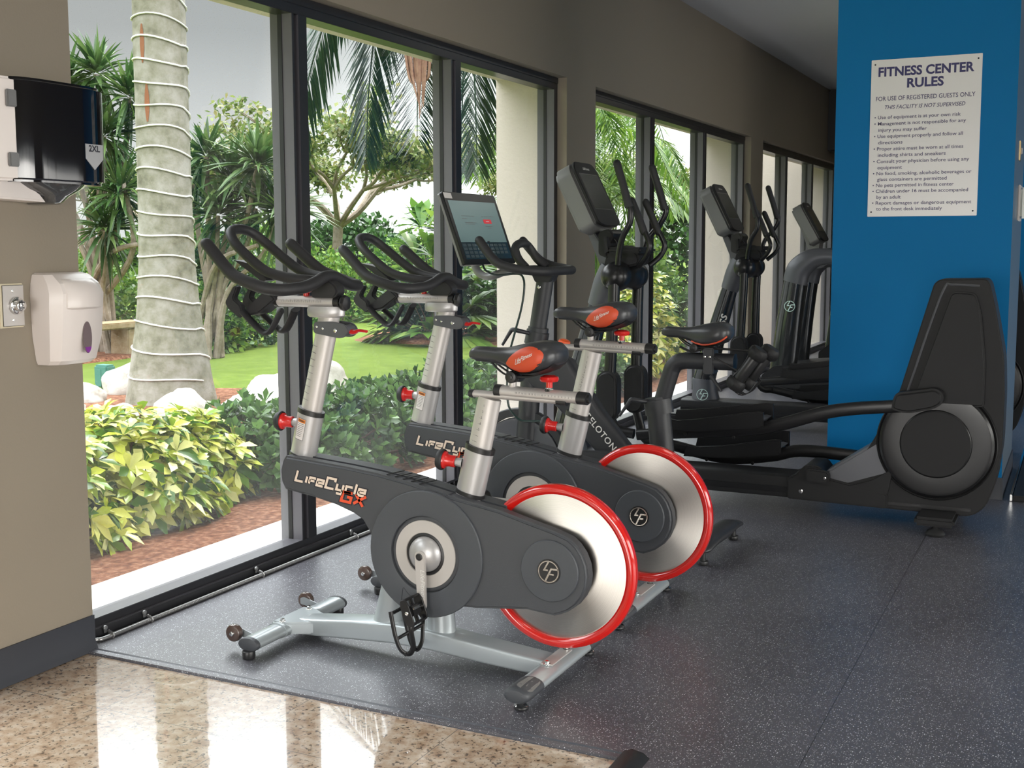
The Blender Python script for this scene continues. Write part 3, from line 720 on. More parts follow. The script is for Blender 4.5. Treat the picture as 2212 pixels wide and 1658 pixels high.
GLY = {'L': (1.05, [[(0, 1), (0, 0), (.85, 0)]]), 'I': (.30, [[(.05, 0), (.05, .62)]]), 'F': (.78, [[(.0, 0), (.0, .62), (.66, .62)], [(.0, .32), (.55, .32)]]),
       'e': (.92, [[(.72, .0), (0, 0), (0, .60), (.70, .60), (.70, .30), (0, .30)]]), 'C': (1.12, [[(.92, .72), (.92, 1.0), (0, 1.0), (0, 0), (.92, 0)]]), 'y': (.92, [[(0, .62), (0, .05), (.70, .05)], [(.70, .62), (.70, -.32), (.10, -.32)]]),
       'c': (.88, [[(.68, .58), (0, .58), (0, 0), (.68, 0)]]), 'l': (.32, [[(.05, 1.0), (.05, 0)]]), 'G': (1.05, [[(.85, .80), (0, .80), (0, 0), (.85, 0), (.85, .42), (.45, .42)]]), 'X': (1.0, [[(0, .80), (.9, -.1)], [(.95, .80), (0, 0)]])}
def tech(word, w, shear, z0, z1):
    bm = new(); x = 0
    for ch in word:
        adv, sts = GLY[ch]
        for st in sts: stroke(bm, [(x + a, b) for a, b in st], w, z0, z1, shear)
        x += adv + .12
    return bm, x - .12
# ================================================================ indoor cycles
def emblem(bm, o, right, up, r, depth=.0015):
    """round badge: ring with slanted strokes"""
    b_ = new(); n = 40
    rs = []
    for rad, z in ((1, 0), (1, depth / r), (.90, depth / r), (.90, 0)):
        rs.append([b_.verts.new((rad * math.cos(2 * PI * i / n), rad * math.sin(2 * PI * i / n), z)) for i in range(n)])
    rings(b_, rs, True)
    h = depth / r
    stroke(b_, [(.02, .92), (-.42, .12), (-.04, .12)], .15, 0, h); stroke(b_, [(.92, .26), (.26, .26), (-.30, -.88)], .16, 0, h); stroke(b_, [(.10, -.22), (.52, -.22)], .14, 0, h)
    xf(b_, place(o, right, up, r)); join(bm, b_)

SAD = [  # u, half width, top z, bottom z
    (.148, .012, 1.132, 1.112), (.156, .021, 1.142, 1.106), (.175, .026, 1.151, 1.102), (.21, .028, 1.154, 1.100), (.25, .032, 1.151, 1.098),
    (.29, .042, 1.152, 1.088), (.33, .060, 1.160, 1.070), (.37, .078, 1.170, 1.062), (.41, .089, 1.178, 1.064), (.445, .092, 1.180, 1.072),
    (.475, .084, 1.174, 1.084), (.492, .066, 1.160, 1.102), (.500, .040, 1.145, 1.112)]
def sad_pt(u, th, off=0.0):
    S = SAD; i = 0
    u = min(max(u, S[0][0]), S[-1][0])
    while i < len(S) - 2 and S[i + 1][0] < u: i += 1
    a, b = S[i], S[i + 1]; f = (u - a[0]) / (b[0] - a[0])
    w_, zt, zb = [a[k] * (1 - f) + b[k] * f for k in (1, 2, 3)]
    c_, s_ = math.cos(th), math.sin(th)
    e_ = .75
    cc = math.copysign(abs(c_) ** e_, c_); ss = math.copysign(abs(s_) ** e_, s_)
    zc = zb + (zt - zb) * .45; h = (zt - zc) if s_ > 0 else (zc - zb)
    dip = .006 * max(0, 1 - abs(cc * w_) / .02) if s_ > 0 and .2 < u < .47 else 0
    return Vector((u, cc * (w_ + off), zc + ss * (h + off) - dip))
def make_saddle(parent, du, dz, name='saddle', vinyl='vinyl', panel=True, under=False, S1=None):
    T = Matrix.Translation((du, 0, dz))
    bm = new(); sec = []
    for s in SAD:
        sec.append([sad_pt(s[0], 2 * PI * j / 28) for j in range(28)])
    loft(bm, sec); xf(bm, T); sd_ = obj(name, bm, M[vinyl], parent, ang=60)
    if panel:
        for sgn in (-1, 1):
            bm = new(); G = {}; n, m_ = 24, 6
            for i in range(n):
                for j in range(m_ + 1):
                    a = 2 * PI * i / n; rr = j / m_
                    x = math.cos(a) * rr; y = math.sin(a) * rr
                    u = .388 + .078 * x * (1 - .12 * y); th = .0 + .22 * x + .78 * y * (1 - .30 * x * x)
                    if sgn < 0: th = PI - th
                    p = sad_pt(u, th, .0018 if j < m_ else .0)
                    if j == 0:
                        if i == 0: G['c'] = bm.verts.new(p)
                    else: G[i, j] = bm.verts.new(p)
            for i in range(n):
                i2 = (i + 1) % n; bm.faces.new([G['c'], G[i, 1], G[i2, 1]])
                for j in range(1, m_): bm.faces.new([G[i, j], G[i2, j], G[i2, j + 1], G[i, j + 1]])
            xf(bm, T); obj('side_panel', bm, M['orange'], sd_, 'orange-red side panel', ang=60)
        b_ = text('LifeFitness', 1.0, .01, .35, 'CENTER', space=1.0)
        bmesh.ops.subdivide_edges(b_, edges=b_.edges, cuts=1)
        xs = [v.co.x for v in b_.verts]; k = .072 / (max(xs) - min(xs))
        for v in b_.verts:
            x, y = v.co.x * k, (v.co.y - .3) * k * 1.1
            v.co = sad_pt(.390 + x, PI - (.10 + x * 4.0 + y * 14), .0032)
        xf(b_, T); obj('lettering', b_, M['lgrey'], sd_)
    if under:
        bm = new(); tube(bm, [sad_pt(u, PI - th, .002) for u, th in ((.31, -.75), (.34, -.78), (.38, -.8), (.43, -.72), (.47, -.55), (.492, -.35))], .0045, 8)
        xf(bm, T); obj('side_stripe', bm, M['orange'], sd_, 'orange stripe under the edge')
    # base shell and rails
    bm = new(); sec = [[Vector((p.x, p.y * .88, min(p.z, s[3] + .012) - .003)) for p in (sad_pt(s[0], 2 * PI * j / 20) for j in range(20))] for s in SAD[2:-1]]
    loft(bm, sec); xf(bm, T); obj('saddle_base', bm, M['black'], sd_)
    bm = new()
    for s in (-1, 1):
        tube(bm, [(.235, s * .012, 1.100), (.262, s * .018, 1.078), (.30, s * .022, 1.058), (.36, s * .022, 1.054), (.41, s * .026, 1.064), (.455, s * .034, 1.092)], .0036, 8)
    xf(bm, T); obj('saddle_rail', bm, M['black'], parent)
    bm = new(); cyl(bm, (.318, -.034, 1.052), (.318, .034, 1.052), .021, 20, .004); cyl(bm, (.318, -.038, 1.052), (.318, -.034, 1.052), .009, 12, .001)
    box(bm, .296, .345, -.028, .028, 1.036, 1.052, .005); xf(bm, T); obj('saddle_clamp', bm, M['black'], parent)
    return sd_

def spin_bike(label, oy, hu=0, hz=0, su=0, sz=0, ca=-88):
    """indoor cycle; local x = towards the rear, y = away from the camera side, z up; origin on the floor under the crank.
    hu,hz move the handlebar unit, su,sz the saddle unit along their posts"""
    t = thing('indoor_cycle', label, 'exercise bike', (-2.06, oy, 0), group='graphite indoor cycles with red flywheels')
    # ---- base
    bm = new()
    sec = []
    for u, z, hw, hh in ((-.60, .050, .040, .030), (-.50, .060, .050, .032), (-.34, .076, .052, .036), (-.16, .089, .052, .037), (.0, .086, .052, .036), (.20, .069, .052, .033), (.36, .058, .050, .030), (.46, .054, .046, .026)):
        sec.append([(u, y, z + zz) for y, zz in rpoly([(-hw, -hh), (hw, -hh), (hw, hh), (-hw, hh)], .010, 3)])
    loft(bm, sec); bb = obj('base_beam', bm, M['silver2'], t)
    bm = new()
    for k, (x0, x1) in enumerate(((.16, .195), (.205, .235), (.25, .262), (.275, .30), (.305, .345))): prism(bm, [(x0, -.008), (x1, -.008), (x1, .002), (x0, .002)], 0, .0004, 'z')
    xf(bm, Matrix.Translation((0, 0, .1145)) @ Matrix.Rotation(.078, 4, 'Y')); obj('printed_mark', bm, M['mark'], bb)
    def stab(u, name, z, L, cap_r):
        bm = new(); tube(bm, [(u, -L + .06, z), (u, L - .06, z)], .045, 20, up=(0, 0, 1), ab=(1, .56))
        s_ = obj(name, bm, M['silver2'], t)
        for s in (-1, 1):
            if cap_r:
                bm = new(); sec = []
                for d, k in ((.0, 1.04), (.05, 1.06), (.10, 1.05), (.118, .98), (.126, .80), (.128, .5)):
                    sec.append([(u + math.cos(2 * PI * j / 20) * .045 * k, s * (L - .13 + d), z + .001 + math.sin(2 * PI * j / 20) * .026 * k) for j in range(20)])
                loft(bm, sec if s < 0 else sec); ec = obj('end_cap', bm, M['grey'], s_, 'dark plastic foot cap')
                bm = new(); prism(bm, rpoly([(-.030, -.05), (.030, -.05), (.022, .05), (-.022, .05)], .02, 4), 0, .002, 'z')
                for q in (-.018, 0, .018): box(bm, q - .002, q + .002, -.028, .022, .002, .0035)
                xf(bm, Matrix.Translation((u + .018, s * (L - .075), z + .0225)) @ Matrix.Rotation(R(18), 4, 'Y'))
                obj('tread_insert', bm, M['ellc'], s_)
            else:
                bm = new(); sec = []
                for d, k in ((.0, 1.03), (.010, 1.03), (.016, .95), (.019, .7)):
                    sec.append([(u + math.cos(2 * PI * j / 20) * .045 * k, s * (L - .061 + d), z + math.sin(2 * PI * j / 20) * .0255 * k) for j in range(20)])
                loft(bm, sec); obj('end_cap', bm, M['grey'], s_, 'dark grey end cap')
        for s in (-1, 1):
            if not cap_r:
                bm = new(); cyl(bm, (u, s * .285, .002), (u, s * .285, .030), .024, 20, .003); obj('leveling_foot', bm, M['black'], t); continue
            bm = new(); cyl(bm, (u, s * .285, .004), (u, s * .285, .014), .024, 20, .003)
            obj('leveling_foot', bm, M['black'], t)
            bm = new(); lathe(bm, [(.020, 0), (.023, .002), (.016, .008), (.008, .010), (.008, .018), (0, .018)], (u, s * .285, .014), (0, 0, 1), 20); obj('foot_bolt', bm, M['chrome'], t)
        return s_
    fs_ = stab(-.625, 'front_stabilizer', .052, .335, False); rs_ = stab(.478, 'rear_stabilizer', .058, .335, True)
    bm = new()
    for s in (-1, 1): tube(bm, [(-.625, s * .03, .052), (-.625, s * .115, .052)], .048, 20, ab=(1, .60))
    prism(bm, [(-.66, -.10), (-.60, -.10), (-.50, -.045), (-.50, .045), (-.60, .10), (-.66, .10)], .036, .082, 'z', .006)
    obj('front_bracket', bm, M['silver2'], t)
    for s in (-1, 1):
        for c_, h in (((-.622, s * .085, .079), 1), ((.478, s * .082, .084), 1)):
            bm = new(); cyl(bm, c_, (c_[0], c_[1], c_[2] + .004), .013, 18, .001); lathe(bm, [(.0085, 0), (.0085, .008), (.006, .010), (0, .010)], (c_[0], c_[1], c_[2] + .004), (0, 0, 1), 6)
            obj('bolt', bm, M['chrome'], t)
        bm = new()
        yw = s * .225
        cyl(bm, (-.738, yw - .014, .062), (-.738, yw + .014, .062), .033, 24, .008); w_ = obj('transport_wheel', bm, M['wheel'], t)
        bm = new(); cyl(bm, (-.738, yw - .020, .062), (-.738, yw + .020, .062), .009, 14, .002); obj('axle_bolt', bm, M['chrome'], w_)
        bm = new()
        for q in (-s * .019,): prism(bm, rpoly([(-.752, .050), (-.752, .074), (-.735, .080), (-.66, .060), (-.66, .035)], .006, 3), yw + q - .0015, yw + q + .0015, 'y')
        obj('wheel_fork', bm, M['silver2'], t)
    bm = new(); prism(bm, rpoly([(.455, .082), (.50, .082), (.50, .088), (.455, .088)], .002, 2), -.085, .085, 'y', .001); obj('bolt_plate', bm, M['alu'], t)
    # ---- uprights under the cover
    for u0, u1, zt, z0 in ((-.265, -.150, .30, .108), (-.035, .078, .22, .104)):
        bm = new(); sec = []
        for k_ in (0, .5, 1):
            z = z0 + (zt - z0) * k_; sh = .045 * k_ if u0 < -.2 else 0
            sec.append([(a, b, z) for a, b in circ(((u0 + u1) / 2 + sh, 0), (u1 - u0) / 2 * (1 - .12 * k_), 20, .042)])
        loft(bm, sec); obj('support_post', bm, M['silver2'], t)
    # ---- flywheel
    FC = Vector((.477, .018, .402))
    bm = new(); lathe(bm, [(0, -.012), (.05, -.012), (.06, -.007), (.252, -.005), (.256, -.004), (.256, .004), (.252, .005), (.06, .007), (.05, .012), (0, .012)], (0, 0, 0), (0, 1, 0), 96)
    fw = obj('flywheel', bm, M['fly'], t); fw.location = FC
    bm = new(); pr = [(.250, -.004), (.252, -.014), (.260, -.020), (.270, -.0215), (.279, -.0175), (.285, -.012), (.287, 0), (.285, .012), (.279, .0175), (.270, .0215), (.260, .020), (.252, .014), (.250, .004)]
    rs = []
    for i in range(96):
        a = 2 * PI * i / 96; rs.append([bm.verts.new((math.cos(a) * r_, h, math.sin(a) * r_)) for r_, h in pr])
    rings(bm, rs, True); rm = obj('rim', bm, M['red'], fw, 'glossy red rim')
    # ---- main cover
    top = [(-.612, .700), (-.600, .717), (-.556, .714), (-.45, .706), (-.33, .697), (-.20, .684), (-.07, .664), (.05, .640), (.14, .622), (.20, .612), (.29, .598), (.36, .580), (.43, .562), (.50, .548)]
    endc = [(.477 + .147 * math.cos(R(a)), .402 + .147 * math.sin(R(a))) for a in (72, 58, 44, 30, 15, 0, -15, -30, -45, -60, -72)]
    bot = [(.50, .254), (.40, .262), (.20, .240), (.10, .236), (.0, .25), (-.12, .28), (-.20, .36), (-.232, .465), (-.262, .508), (-.30, .528), (-.38, .553), (-.47, .571), (-.54, .580), (-.605, .590), (-.622, .620), (-.624, .660)]
    poly = top[:-1] + [(.500, .545)] + endc[1:] + bot
    bm = new(); prism(bm, poly, -.078, -.022, 'y', .010, 3)
    cov = obj('main_cover', bm, M['grey'], t, ang=30)
    # far half of the cover: leaves a slot for the flywheel behind u = .27
    far = [p for p in top if p[0] < .30] + [(.29, .50), (.27, .42), (.262, .30)] + [p for p in bot if p[0] < .27]
    bm = new(); prism(bm, far, -.022, .060, 'y', .010, 3); obj('rear_cover', bm, M['grey'], t, ang=30)
    poly2 = [(.29, .598), (.36, .580), (.43, .562), (.50, .545)] + endc[1:] + [(.50, .254), (.40, .262), (.262, .25), (.262, .30), (.27, .42), (.29, .50)]
    bm = new(); prism(bm, poly2, .042, .060, 'y', .006, 2); obj('far_belt_cover', bm, M['grey'], t, ang=30)
    # far-side parting line and vents
    bm = new()
    for k in range(5):
        u = -.165 + k * .034; z = .6795 - (u + .165) * .17
        tube(bm, [(u, -.058, z + .0015), (u + .012, -.020, z + .002), (u + .020, .030, z + .0008)], .0022, 6)
    obj('vent_slot', bm, M['black'], cov)
    bm = new(); tube(bm, [(.092, -.0785, .615), (.084, -.0785, .612), (.088, -.074, .628), (.094, -.06, .632), (.10, .05, .633)], .0012, 6, smooth=False); obj('seam_line', bm, M['ink'], cov)
    # crank disc
    DC = (.006, .413)
    bm = new(); lathe(bm, [(.228, 0), (.228, .006), (.225, .010), (.146, .012), (.138, .010), (.136, .0), (0, .0)], (DC[0], -.078, DC[1]), (0, -1, 0), 72); cc = obj('crank_disc', bm, M['grey2'], t, ang=30)
    bm = new(); lathe(bm, [(.136, .0015), (.134, .003), (.128, .0035), (.122, .003)], (DC[0], -.078, DC[1]), (0, -1, 0), 64); obj('dark_groove', bm, M['grey'], cc)
    bm = new(); lathe(bm, [(.122, .002), (.121, .006), (.078, .007), (.076, .003)], (DC[0], -.078, DC[1]), (0, -1, 0), 64); obj('light_ring', bm, M['ring'], cc, 'light grey ring')
    bm = new(); lathe(bm, [(.076, .004), (.068, .006), (.064, .004)], (DC[0], -.078, DC[1]), (0, -1, 0), 56); obj('dark_ring', bm, M['black'], cc)
    bm = new(); lathe(bm, [(.064, .003), (.062, .012), (.050, .024), (.030, .034), (0, .038)], (DC[0], -.078, DC[1]), (0, -1, 0), 56); obj('hub', bm, M['silver'], cc, 'silver domed hub')
    bm = new(); tube(bm, [(-.085, -.0895, .275), (-.080, -.0895, .282), (-.062, -.0895, .262), (-.03, -.0895, .245)], .0010, 6); tube(bm, [(-.085, -.0895, .275), (-.096, -.0895, .20)], .0010, 6); obj('seam_line', bm, M['ink'], cc)
    # belt cap with badge
    bm = new(); lathe(bm, [(.106, 0), (.106, .005), (.103, .008), (.03, .010), (0, .010)], (.487, -.078, .410), (0, -1, 0), 56); bc = obj('belt_cap', bm, M['grey2'], t, ang=30)
    bm = new(); lathe(bm, [(.043, 0), (.042, .003), (0, .003)], (.487, -.087, .410), (0, -1, 0), 40); obj('badge_back', bm, M['black'], bc)
    bm = new(); emblem(bm, (.487, -.090, .410), *NEAR, .038); obj('badge', bm, M['cream'] if False else M['chrome'], bc, 'round chrome badge')
    # lettering on the cover (follows the slope of the beam)
    a = -.112; rt = (math.cos(a), 0, math.sin(a)); up_ = (math.sin(.10), 0, math.cos(.10))
    for word, org, wd, mt_, ht in (('LIFeCycle', (-.552, -.0785, .630), .312, M['cream'], .038), ('GX', (-.350, -.0785, .572), .100, M['ored'], .044)):
        for w_, mm_, z0, z1 in ((.44, M['ink'], -.3, .03), (.23, mt_, -.3, .07)):
            b_, tot = tech(word, w_, .22, z0 * .001 / .046, z1 * .001 / .046 * 20)
            kx = wd / tot
            for v in b_.verts: v.co.x *= kx; v.co.y *= ht; v.co.z *= .046
            xf(b_, place(org, rt, up_)); obj('lettering', b_, mm_, cov)
    # ---- crank and pedals
    for s, ang in ((-1, ca), (1, ca + 180)):
        y0 = -.118 if s < 0 else .095
        d = Vector((math.cos(R(ang)), 0, math.sin(R(ang)))); C0 = Vector((.006, y0, .413)); C1 = C0 + d * .175
        bm = new(); sd_ = Vector((d.z, 0, -d.x)); L_ = (C1 - C0)
        poly = []
        for aa in range(0, 181, 20): poly.append((C0 - d * .0 + sd_ * .020 * math.cos(R(aa)) - d * .020 * math.sin(R(aa))))
        for aa in range(180, 361, 20): poly.append((C1 + sd_ * .0165 * math.cos(R(aa)) - d * .0165 * math.sin(R(aa))))
        prism(bm, [(p.x, p.z) for p in poly], y0 - .008, y0 + .008, 'y', .003, 2)
        cr = obj('crank_arm', bm, M['alu'], t)
        if s < 0:
            bm = new(); lathe(bm, [(.013, 0), (.013, .002), (.009, .003), (.008, .001), (0, .001)], (.006, y0 - .008, .413), (0, -1, 0), 24); obj('crank_bolt', bm, M['black'], cr)
            b_ = text('LifeFitness', .026, 0, .3, 'CENTER'); xf(b_, place((.012, y0 - .0083, .315), (0.03, 0, -1), (1, 0, 0))); obj('lettering', b_, M['lgrey'], cr)
        P0 = C1 + Vector((0, s * .058, 0))
        bm = new()
        # pedal: tilted cage body (nearly vertical, weighted toe clip hanging below)
        tl = Matrix.Translation(P0) @ Matrix.Rotation(R(68), 4, 'Y')
        for q in (-.046, .046):
            prism(bm, rpoly([(-.048, -.010), (-.03, -.017), (.03, -.017), (.048, -.010), (.048, .010), (.03, .017), (-.03, .017), (-.048, .010)], .006, 3), q - .003, q + .003, 'y', .001, 1)
        for q in (-.044, .044): box(bm, q - .004, q + .004, -.044, .044, -.010, .010, .002)
        box(bm, -.044, .044, -.006, .006, -.006, .006, .002); box(bm, -.018, .018, -.030, .030, -.013, .013, .005)
        xf(bm, tl); pd = obj('pedal', bm, M['ell2'], t)
        bm = new(); cyl(bm, C1 + Vector((0, s * .004, 0)), P0 + Vector((0, s * .050, 0)), .0075, 14, .002); box(bm, P0.x - .014, P0.x + .014, P0.y - .022, P0.y + .022, P0.z + .004, P0.z + .016, .003); obj('spindle', bm, M['chrome'], pd)
        bm = new(); w_ = .040
        for q in (-1, 1):
            tube(bm, [P0 + Vector((-.070, q * w_, -.005)), P0 + Vector((-.062, q * w_, -.045)), P0 + Vector((-.050, q * w_, -.095)), P0 + Vector((-.032, q * w_ * .9, -.138)), P0 + Vector((-.004, q * w_ * .7, -.150)), P0 + Vector((.014, q * w_ * .75, -.118)), P0 + Vector((.012, q * w_, -.060)), P0 + Vector((.018, q * w_ * .9, -.030))], .0085, 10, ab=(1.1, .45), up=(0, 1, 0))
        for zz, uu in ((-.012, -.068), (-.10, -.048), (-.150, -.012), (-.062, .012)):
            tube(bm, [P0 + Vector((uu, -w_, zz)), P0 + Vector((uu, w_, zz))], .0065, 8)
        obj('toe_clip', bm, M['ell2'], pd)
    # ---- posts
    def post(name, b0, b1, rad, ratio, m_, n=28):
        bm = new(); tube(bm, [b0, b1], rad, n, up=(0, 1, 0), ab=(1, ratio)); return obj(name, bm, M[m_], t)
    # oval: long axis fore-aft
    def oval(name, p0, p1, a, b, m_, parent=t, n=28):
        p0 = Vector(p0); p1 = Vector(p1); tdir = (p1 - p0).normalized(); s_ = Vector((0, 1, 0)); f_ = s_.cross(tdir).normalized()
        bm = new(); sec = []
        for p in (p0, p1): sec.append([p + f_ * a * math.cos(2 * PI * j / n) + s_ * b * math.sin(2 * PI * j / n) for j in range(n)])
        loft(bm, sec); return obj(name, bm, M[m_], parent)
    d1 = Vector((.086, 0, .365)).normalized(); Pf = Vector((-.576, 0, .690))
    sl_ = oval('front_sleeve', Pf, Pf + d1 * .195, .054, .036, 'silver')
    oval('collar', Pf + d1 * .185, Pf + d1 * .203, .0565, .0385, 'black', sl_)
    oval('base_collar', Pf + d1 * .012, Pf + d1 * .026, .0575, .040, 'black', sl_)
    pf = oval('front_post', Pf + d1 * .16, Vector((-.440 + hu * .2, 0, 1.245 + hz)), .0435, .027, 'alu')
    def scale_marks(parent, base, dr, n0, n1, step, aa, bb):
        bm = new(); f_ = Vector((0, 1, 0)).cross(dr).normalized()
        for i in range(n1):
            c0 = base + dr * (n0 + i * step)
            pts = []
            for th in (205, 220, 235, 250, 262):
                c_ = math.cos(R(th)); s_ = math.sin(R(th))
                pts.append(c0 - f_ * (aa + .0003) * c_ * -1 * -1 + Vector((0, 1, 0)) * (bb + .0004) * s_ if False else c0 + f_ * (aa + .0003) * -c_ * -1 + Vector((0, 1, 0)) * (bb + .0004) * s_)
            tube(bm, pts, .0007, 4, k=1)
        return obj('scale_mark', bm, M['mark'], parent)
    scale_marks(pf, Pf, d1, .24, int((.52 + hz - .24 - .06) / .026) + 1, .026, .0435, .027)
    # clamp with red lever
    bm = new(); prism(bm, rpoly([(-.492, 1.178), (-.488, 1.220), (-.40, 1.222), (-.352, 1.214), (-.334, 1.190), (-.352, 1.166), (-.38, 1.162)], .014, 4), -.034, -.026, 'y', .002)
    prism(bm, rpoly([(-.492, 1.178), (-.488, 1.220), (-.40, 1.222), (-.352, 1.214), (-.334, 1.190), (-.352, 1.166), (-.38, 1.162)], .014, 4), .026, .034, 'y', .002)
    cyl(bm, (-.362, -.026, 1.190), (-.362, .026, 1.190), .021, 24, .003)
    cl = obj('post_clamp', bm, M['ellg'], t, 'dark grey clamp')
    bm = new()
    for u, z, r_ in ((-.474, 1.202, .005), (-.447, 1.196, .005), (-.392, 1.190, .008)): cyl(bm, (u, -.038, z), (u, -.033, z), r_, 14, .001)
    obj('screw', bm, M['chrome'], cl)
    bm = new(); tube(bm, [(-.362, .0, 1.190), (-.335, -.0, 1.184), (-.312, -.0, 1.190), (-.280, .0, 1.188)], [.022, .016, .011, .009], 10, ab=(1.2, .55)); obj('lever', bm, M['redk'], cl, 'red lever')
    for o_ in (cl,) + tuple(cl.children):
        if o_ is cl: o_.location = (0, 0, hz * 1.0)
    # head block, slider tube, stem
    H = Matrix.Translation((hu, 0, hz))
    bm = new(); sec = []
    for z, k_ in ((1.236, .90), (1.242, 1), (1.262, 1.02), (1.276, .96)): sec.append([(a, b, z) for a, b in circ((-.456, 0), .080 * k_, 28, .036 * k_)])
    loft(bm, sec); xf(bm, H); obj('head_block', bm, M['silver'], t)
    bm = new(); tube(bm, [(-.668, 0, 1.292), (-.408, 0, 1.292)], .0215, 24, ab=(1.15, 1)); xf(bm, H); st = obj('slider_tube', bm, M['alu'], t)
    bm = new(); tube(bm, [(-.678, 0, 1.292), (-.664, 0, 1.292)], .0235, 24, ab=(1.15, 1)); xf(bm, H); obj('end_collar', bm, M['black'], st); bm = new(); tube(bm, [(-.41, 0, 1.292), (-.385, 0, 1.292)], .0235, 24, ab=(1.15, 1)); xf(bm, H); obj('end_collar', bm, M['black'], st)
    bm = new(); box(bm, -.735, -.676, -.016, .016, 1.279, 1.300, .003); xf(bm, H); obj('inner_rail', bm, M['ellg'], st)
    bm = new()
    for i in range(22): box(bm, -.64 + i * .0085, -.6393 + i * .0085, -.0253, -.0243, 1.290, 1.290 + (.009 if i % 2 else .006))
    xf(bm, H); obj('scale_mark', bm, M['mark'], st)
    bm = new(); lathe(bm, [(0, 0), (.012, 0), (.012, .010), (.027, .014), (.030, .022), (.027, .032), (.012, .036), (0, .036)], (-.392, -.004, 1.291), (1, 0, -.05), 8); xf(bm, H); obj('slider_knob', bm, M['black'], t, 'black slider knob')
    bm = new(); cyl(bm, (-.542, 0, 1.312), (-.542, 0, 1.330), .012, 16, .002); cyl(bm, (-.542, 0, 1.326), (-.542, 0, 1.338), .020, 16, .004); xf(bm, H); obj('locking_pin', bm, M['redk'], t, 'red locking pin')
    bm = new(); prism(bm, rpoly([(-.503, 1.308), (-.398, 1.308), (-.385, 1.330), (-.392, 1.352), (-.42, 1.372), (-.47, 1.378), (-.503, 1.365)], .012, 4), -.028, .028, 'y', .006)
    xf(bm, H); obj('stem', bm, M['rubber'], t)
    # handlebar
    bm = new()
    def arm(s): return [(-.795, s * .250, 1.506), (-.750, s * .258, 1.468), (-.706, s * .266, 1.430), (-.672, s * .273, 1.404), (-.640, s * .278, 1.388), (-.580, s * .280, 1.368), (-.525, s * .272, 1.352), (-.480, s * .248, 1.345), (-.458, s * .205, 1.346), (-.446, s * .140, 1.352), (-.440, s * .080, 1.368), (-.440, s * .030, 1.384)]
    P = arm(-1) + arm(1)[::-1]
    tube(bm, P, .0222, 18, k=4, rnd=True)
    loop = [(-.445, -.060, 1.372), (-.500, -.088, 1.376), (-.580, -.100, 1.388), (-.650, -.103, 1.408), (-.720, -.101, 1.452), (-.790, -.094, 1.505), (-.832, -.070, 1.543), (-.848, -.030, 1.560), (-.848, .030, 1.560), (-.832, .070, 1.543), (-.790, .094, 1.505), (-.720, .101, 1.452), (-.650, .103, 1.408), (-.580, .100, 1.388), (-.500, .088, 1.376), (-.445, .060, 1.372)]
    tube(bm, loop, .0190, 16, k=5)
    xf(bm, H); obj('handlebar', bm, M['rubber'], t, ang=70)
    # twin bottle holder / arm rest bracket hanging in front
    bm = new()
    prism(bm, rpoly([(-.70, 1.335), (-.655, 1.300), (-.735, 1.245), (-.80, 1.232), (-.80, 1.262)], .012, 4), -.040, .040, 'y', .006)
    for s in (-1, 1):
        prism(bm, rpoly([(-.875 + .0, 1.286), (-.832, 1.348), (-.812, 1.346), (-.835, 1.300), (-.80, 1.276), (-.790, 1.236), (-.806, 1.226), (-.862, 1.262)], .010, 4), s * .050 - .016, s * .050 + .016, 'y', .006)
        tube(bm, [(-.80, s * .050, 1.250), (-.76, s * .052, 1.215), (-.715, s * .052, 1.182), (-.690, s * .050, 1.174), (-.668, s * .048, 1.190), (-.640, s * .046, 1.235), (-.628, s * .044, 1.256), (-.622, s * .042, 1.258)], .0135, 10, ab=(1.5, .75), up=(0, 0, 1))
    xf(bm, H); obj('bottle_holder', bm, M['rubber'], t)
    bm = new(); prism(bm, rpoly([(-.855, 1.446), (-.780, 1.432), (-.70, 1.372), (-.72, 1.362)], .008, 3), -.030, .030, 'y', .003); xf(bm, H); obj('device_tray', bm, M['black'], t)
    # knobs on the sleeves
    def knob(p, dr, nm):
        p = Vector(p); bm = new()
        lathe(bm, [(.018, 0), (.015, .020), (.0145, .032), (0, .032)], p, dr, 24); kb = obj('knob_boss', bm, M['silver'], t)
        bm = new(); lathe(bm, [(.017, .026), (.021, .029), (.0215, .034), (.0205, .050), (.024, .062), (.031, .067), (.032, .074), (0, .074)], p, dr, 24); k1 = obj(nm, bm, M['redk'], t, 'red adjustment knob')
        bm = new(); lathe(bm, [(.034, .071), (.038, .076), (.038, .085), (.032, .095), (.018, .100), (0, .101)], p, dr, 24); obj('knob_cap', bm, M['rubber'], k1, 'black cap')
    knob((-.583, -.006, .834), (-.985, -.10, .04), 'adjustment_knob'); knob((.118, -.006, .736), (-.985, -.10, .10), 'adjustment_knob')
    # warning label on the front sleeve
    lab = Pf + d1 * .11
    bm = new(); f_ = Vector((0, 1, 0)).cross(d1).normalized(); n = 8
    def lab_strip(z0, z1, off, m_, nm, t0=212, t1=262):
        bm = new(); rows = []
        for z in (z0, z1):
            rows.append([bm.verts.new(Pf + d1 * z + f_ * (.054 + off) * -math.cos(R(a)) * -1 + Vector((0, 1, 0)) * (.036 + off) * math.sin(R(a))) for a in [t0 + (t1 - t0) * i / n for i in range(n + 1)]])
        for i in range(n): bm.faces.new([rows[0][i], rows[0][i + 1], rows[1][i + 1], rows[1][i]])
        return obj(nm, bm, m_, sl_)
    lab_strip(.085, .168, .0004, M['ink'], 'label_border', 236, 279); lab_strip(.0865, .1665, .0006, M['label'], 'warning_label', 237, 278)
    lab_strip(.152, .1655, .0008, M['labelor'], 'warning_band', 238, 277)
    b_ = text('WARNING', 1.0, .03, 0, 'CENTER')
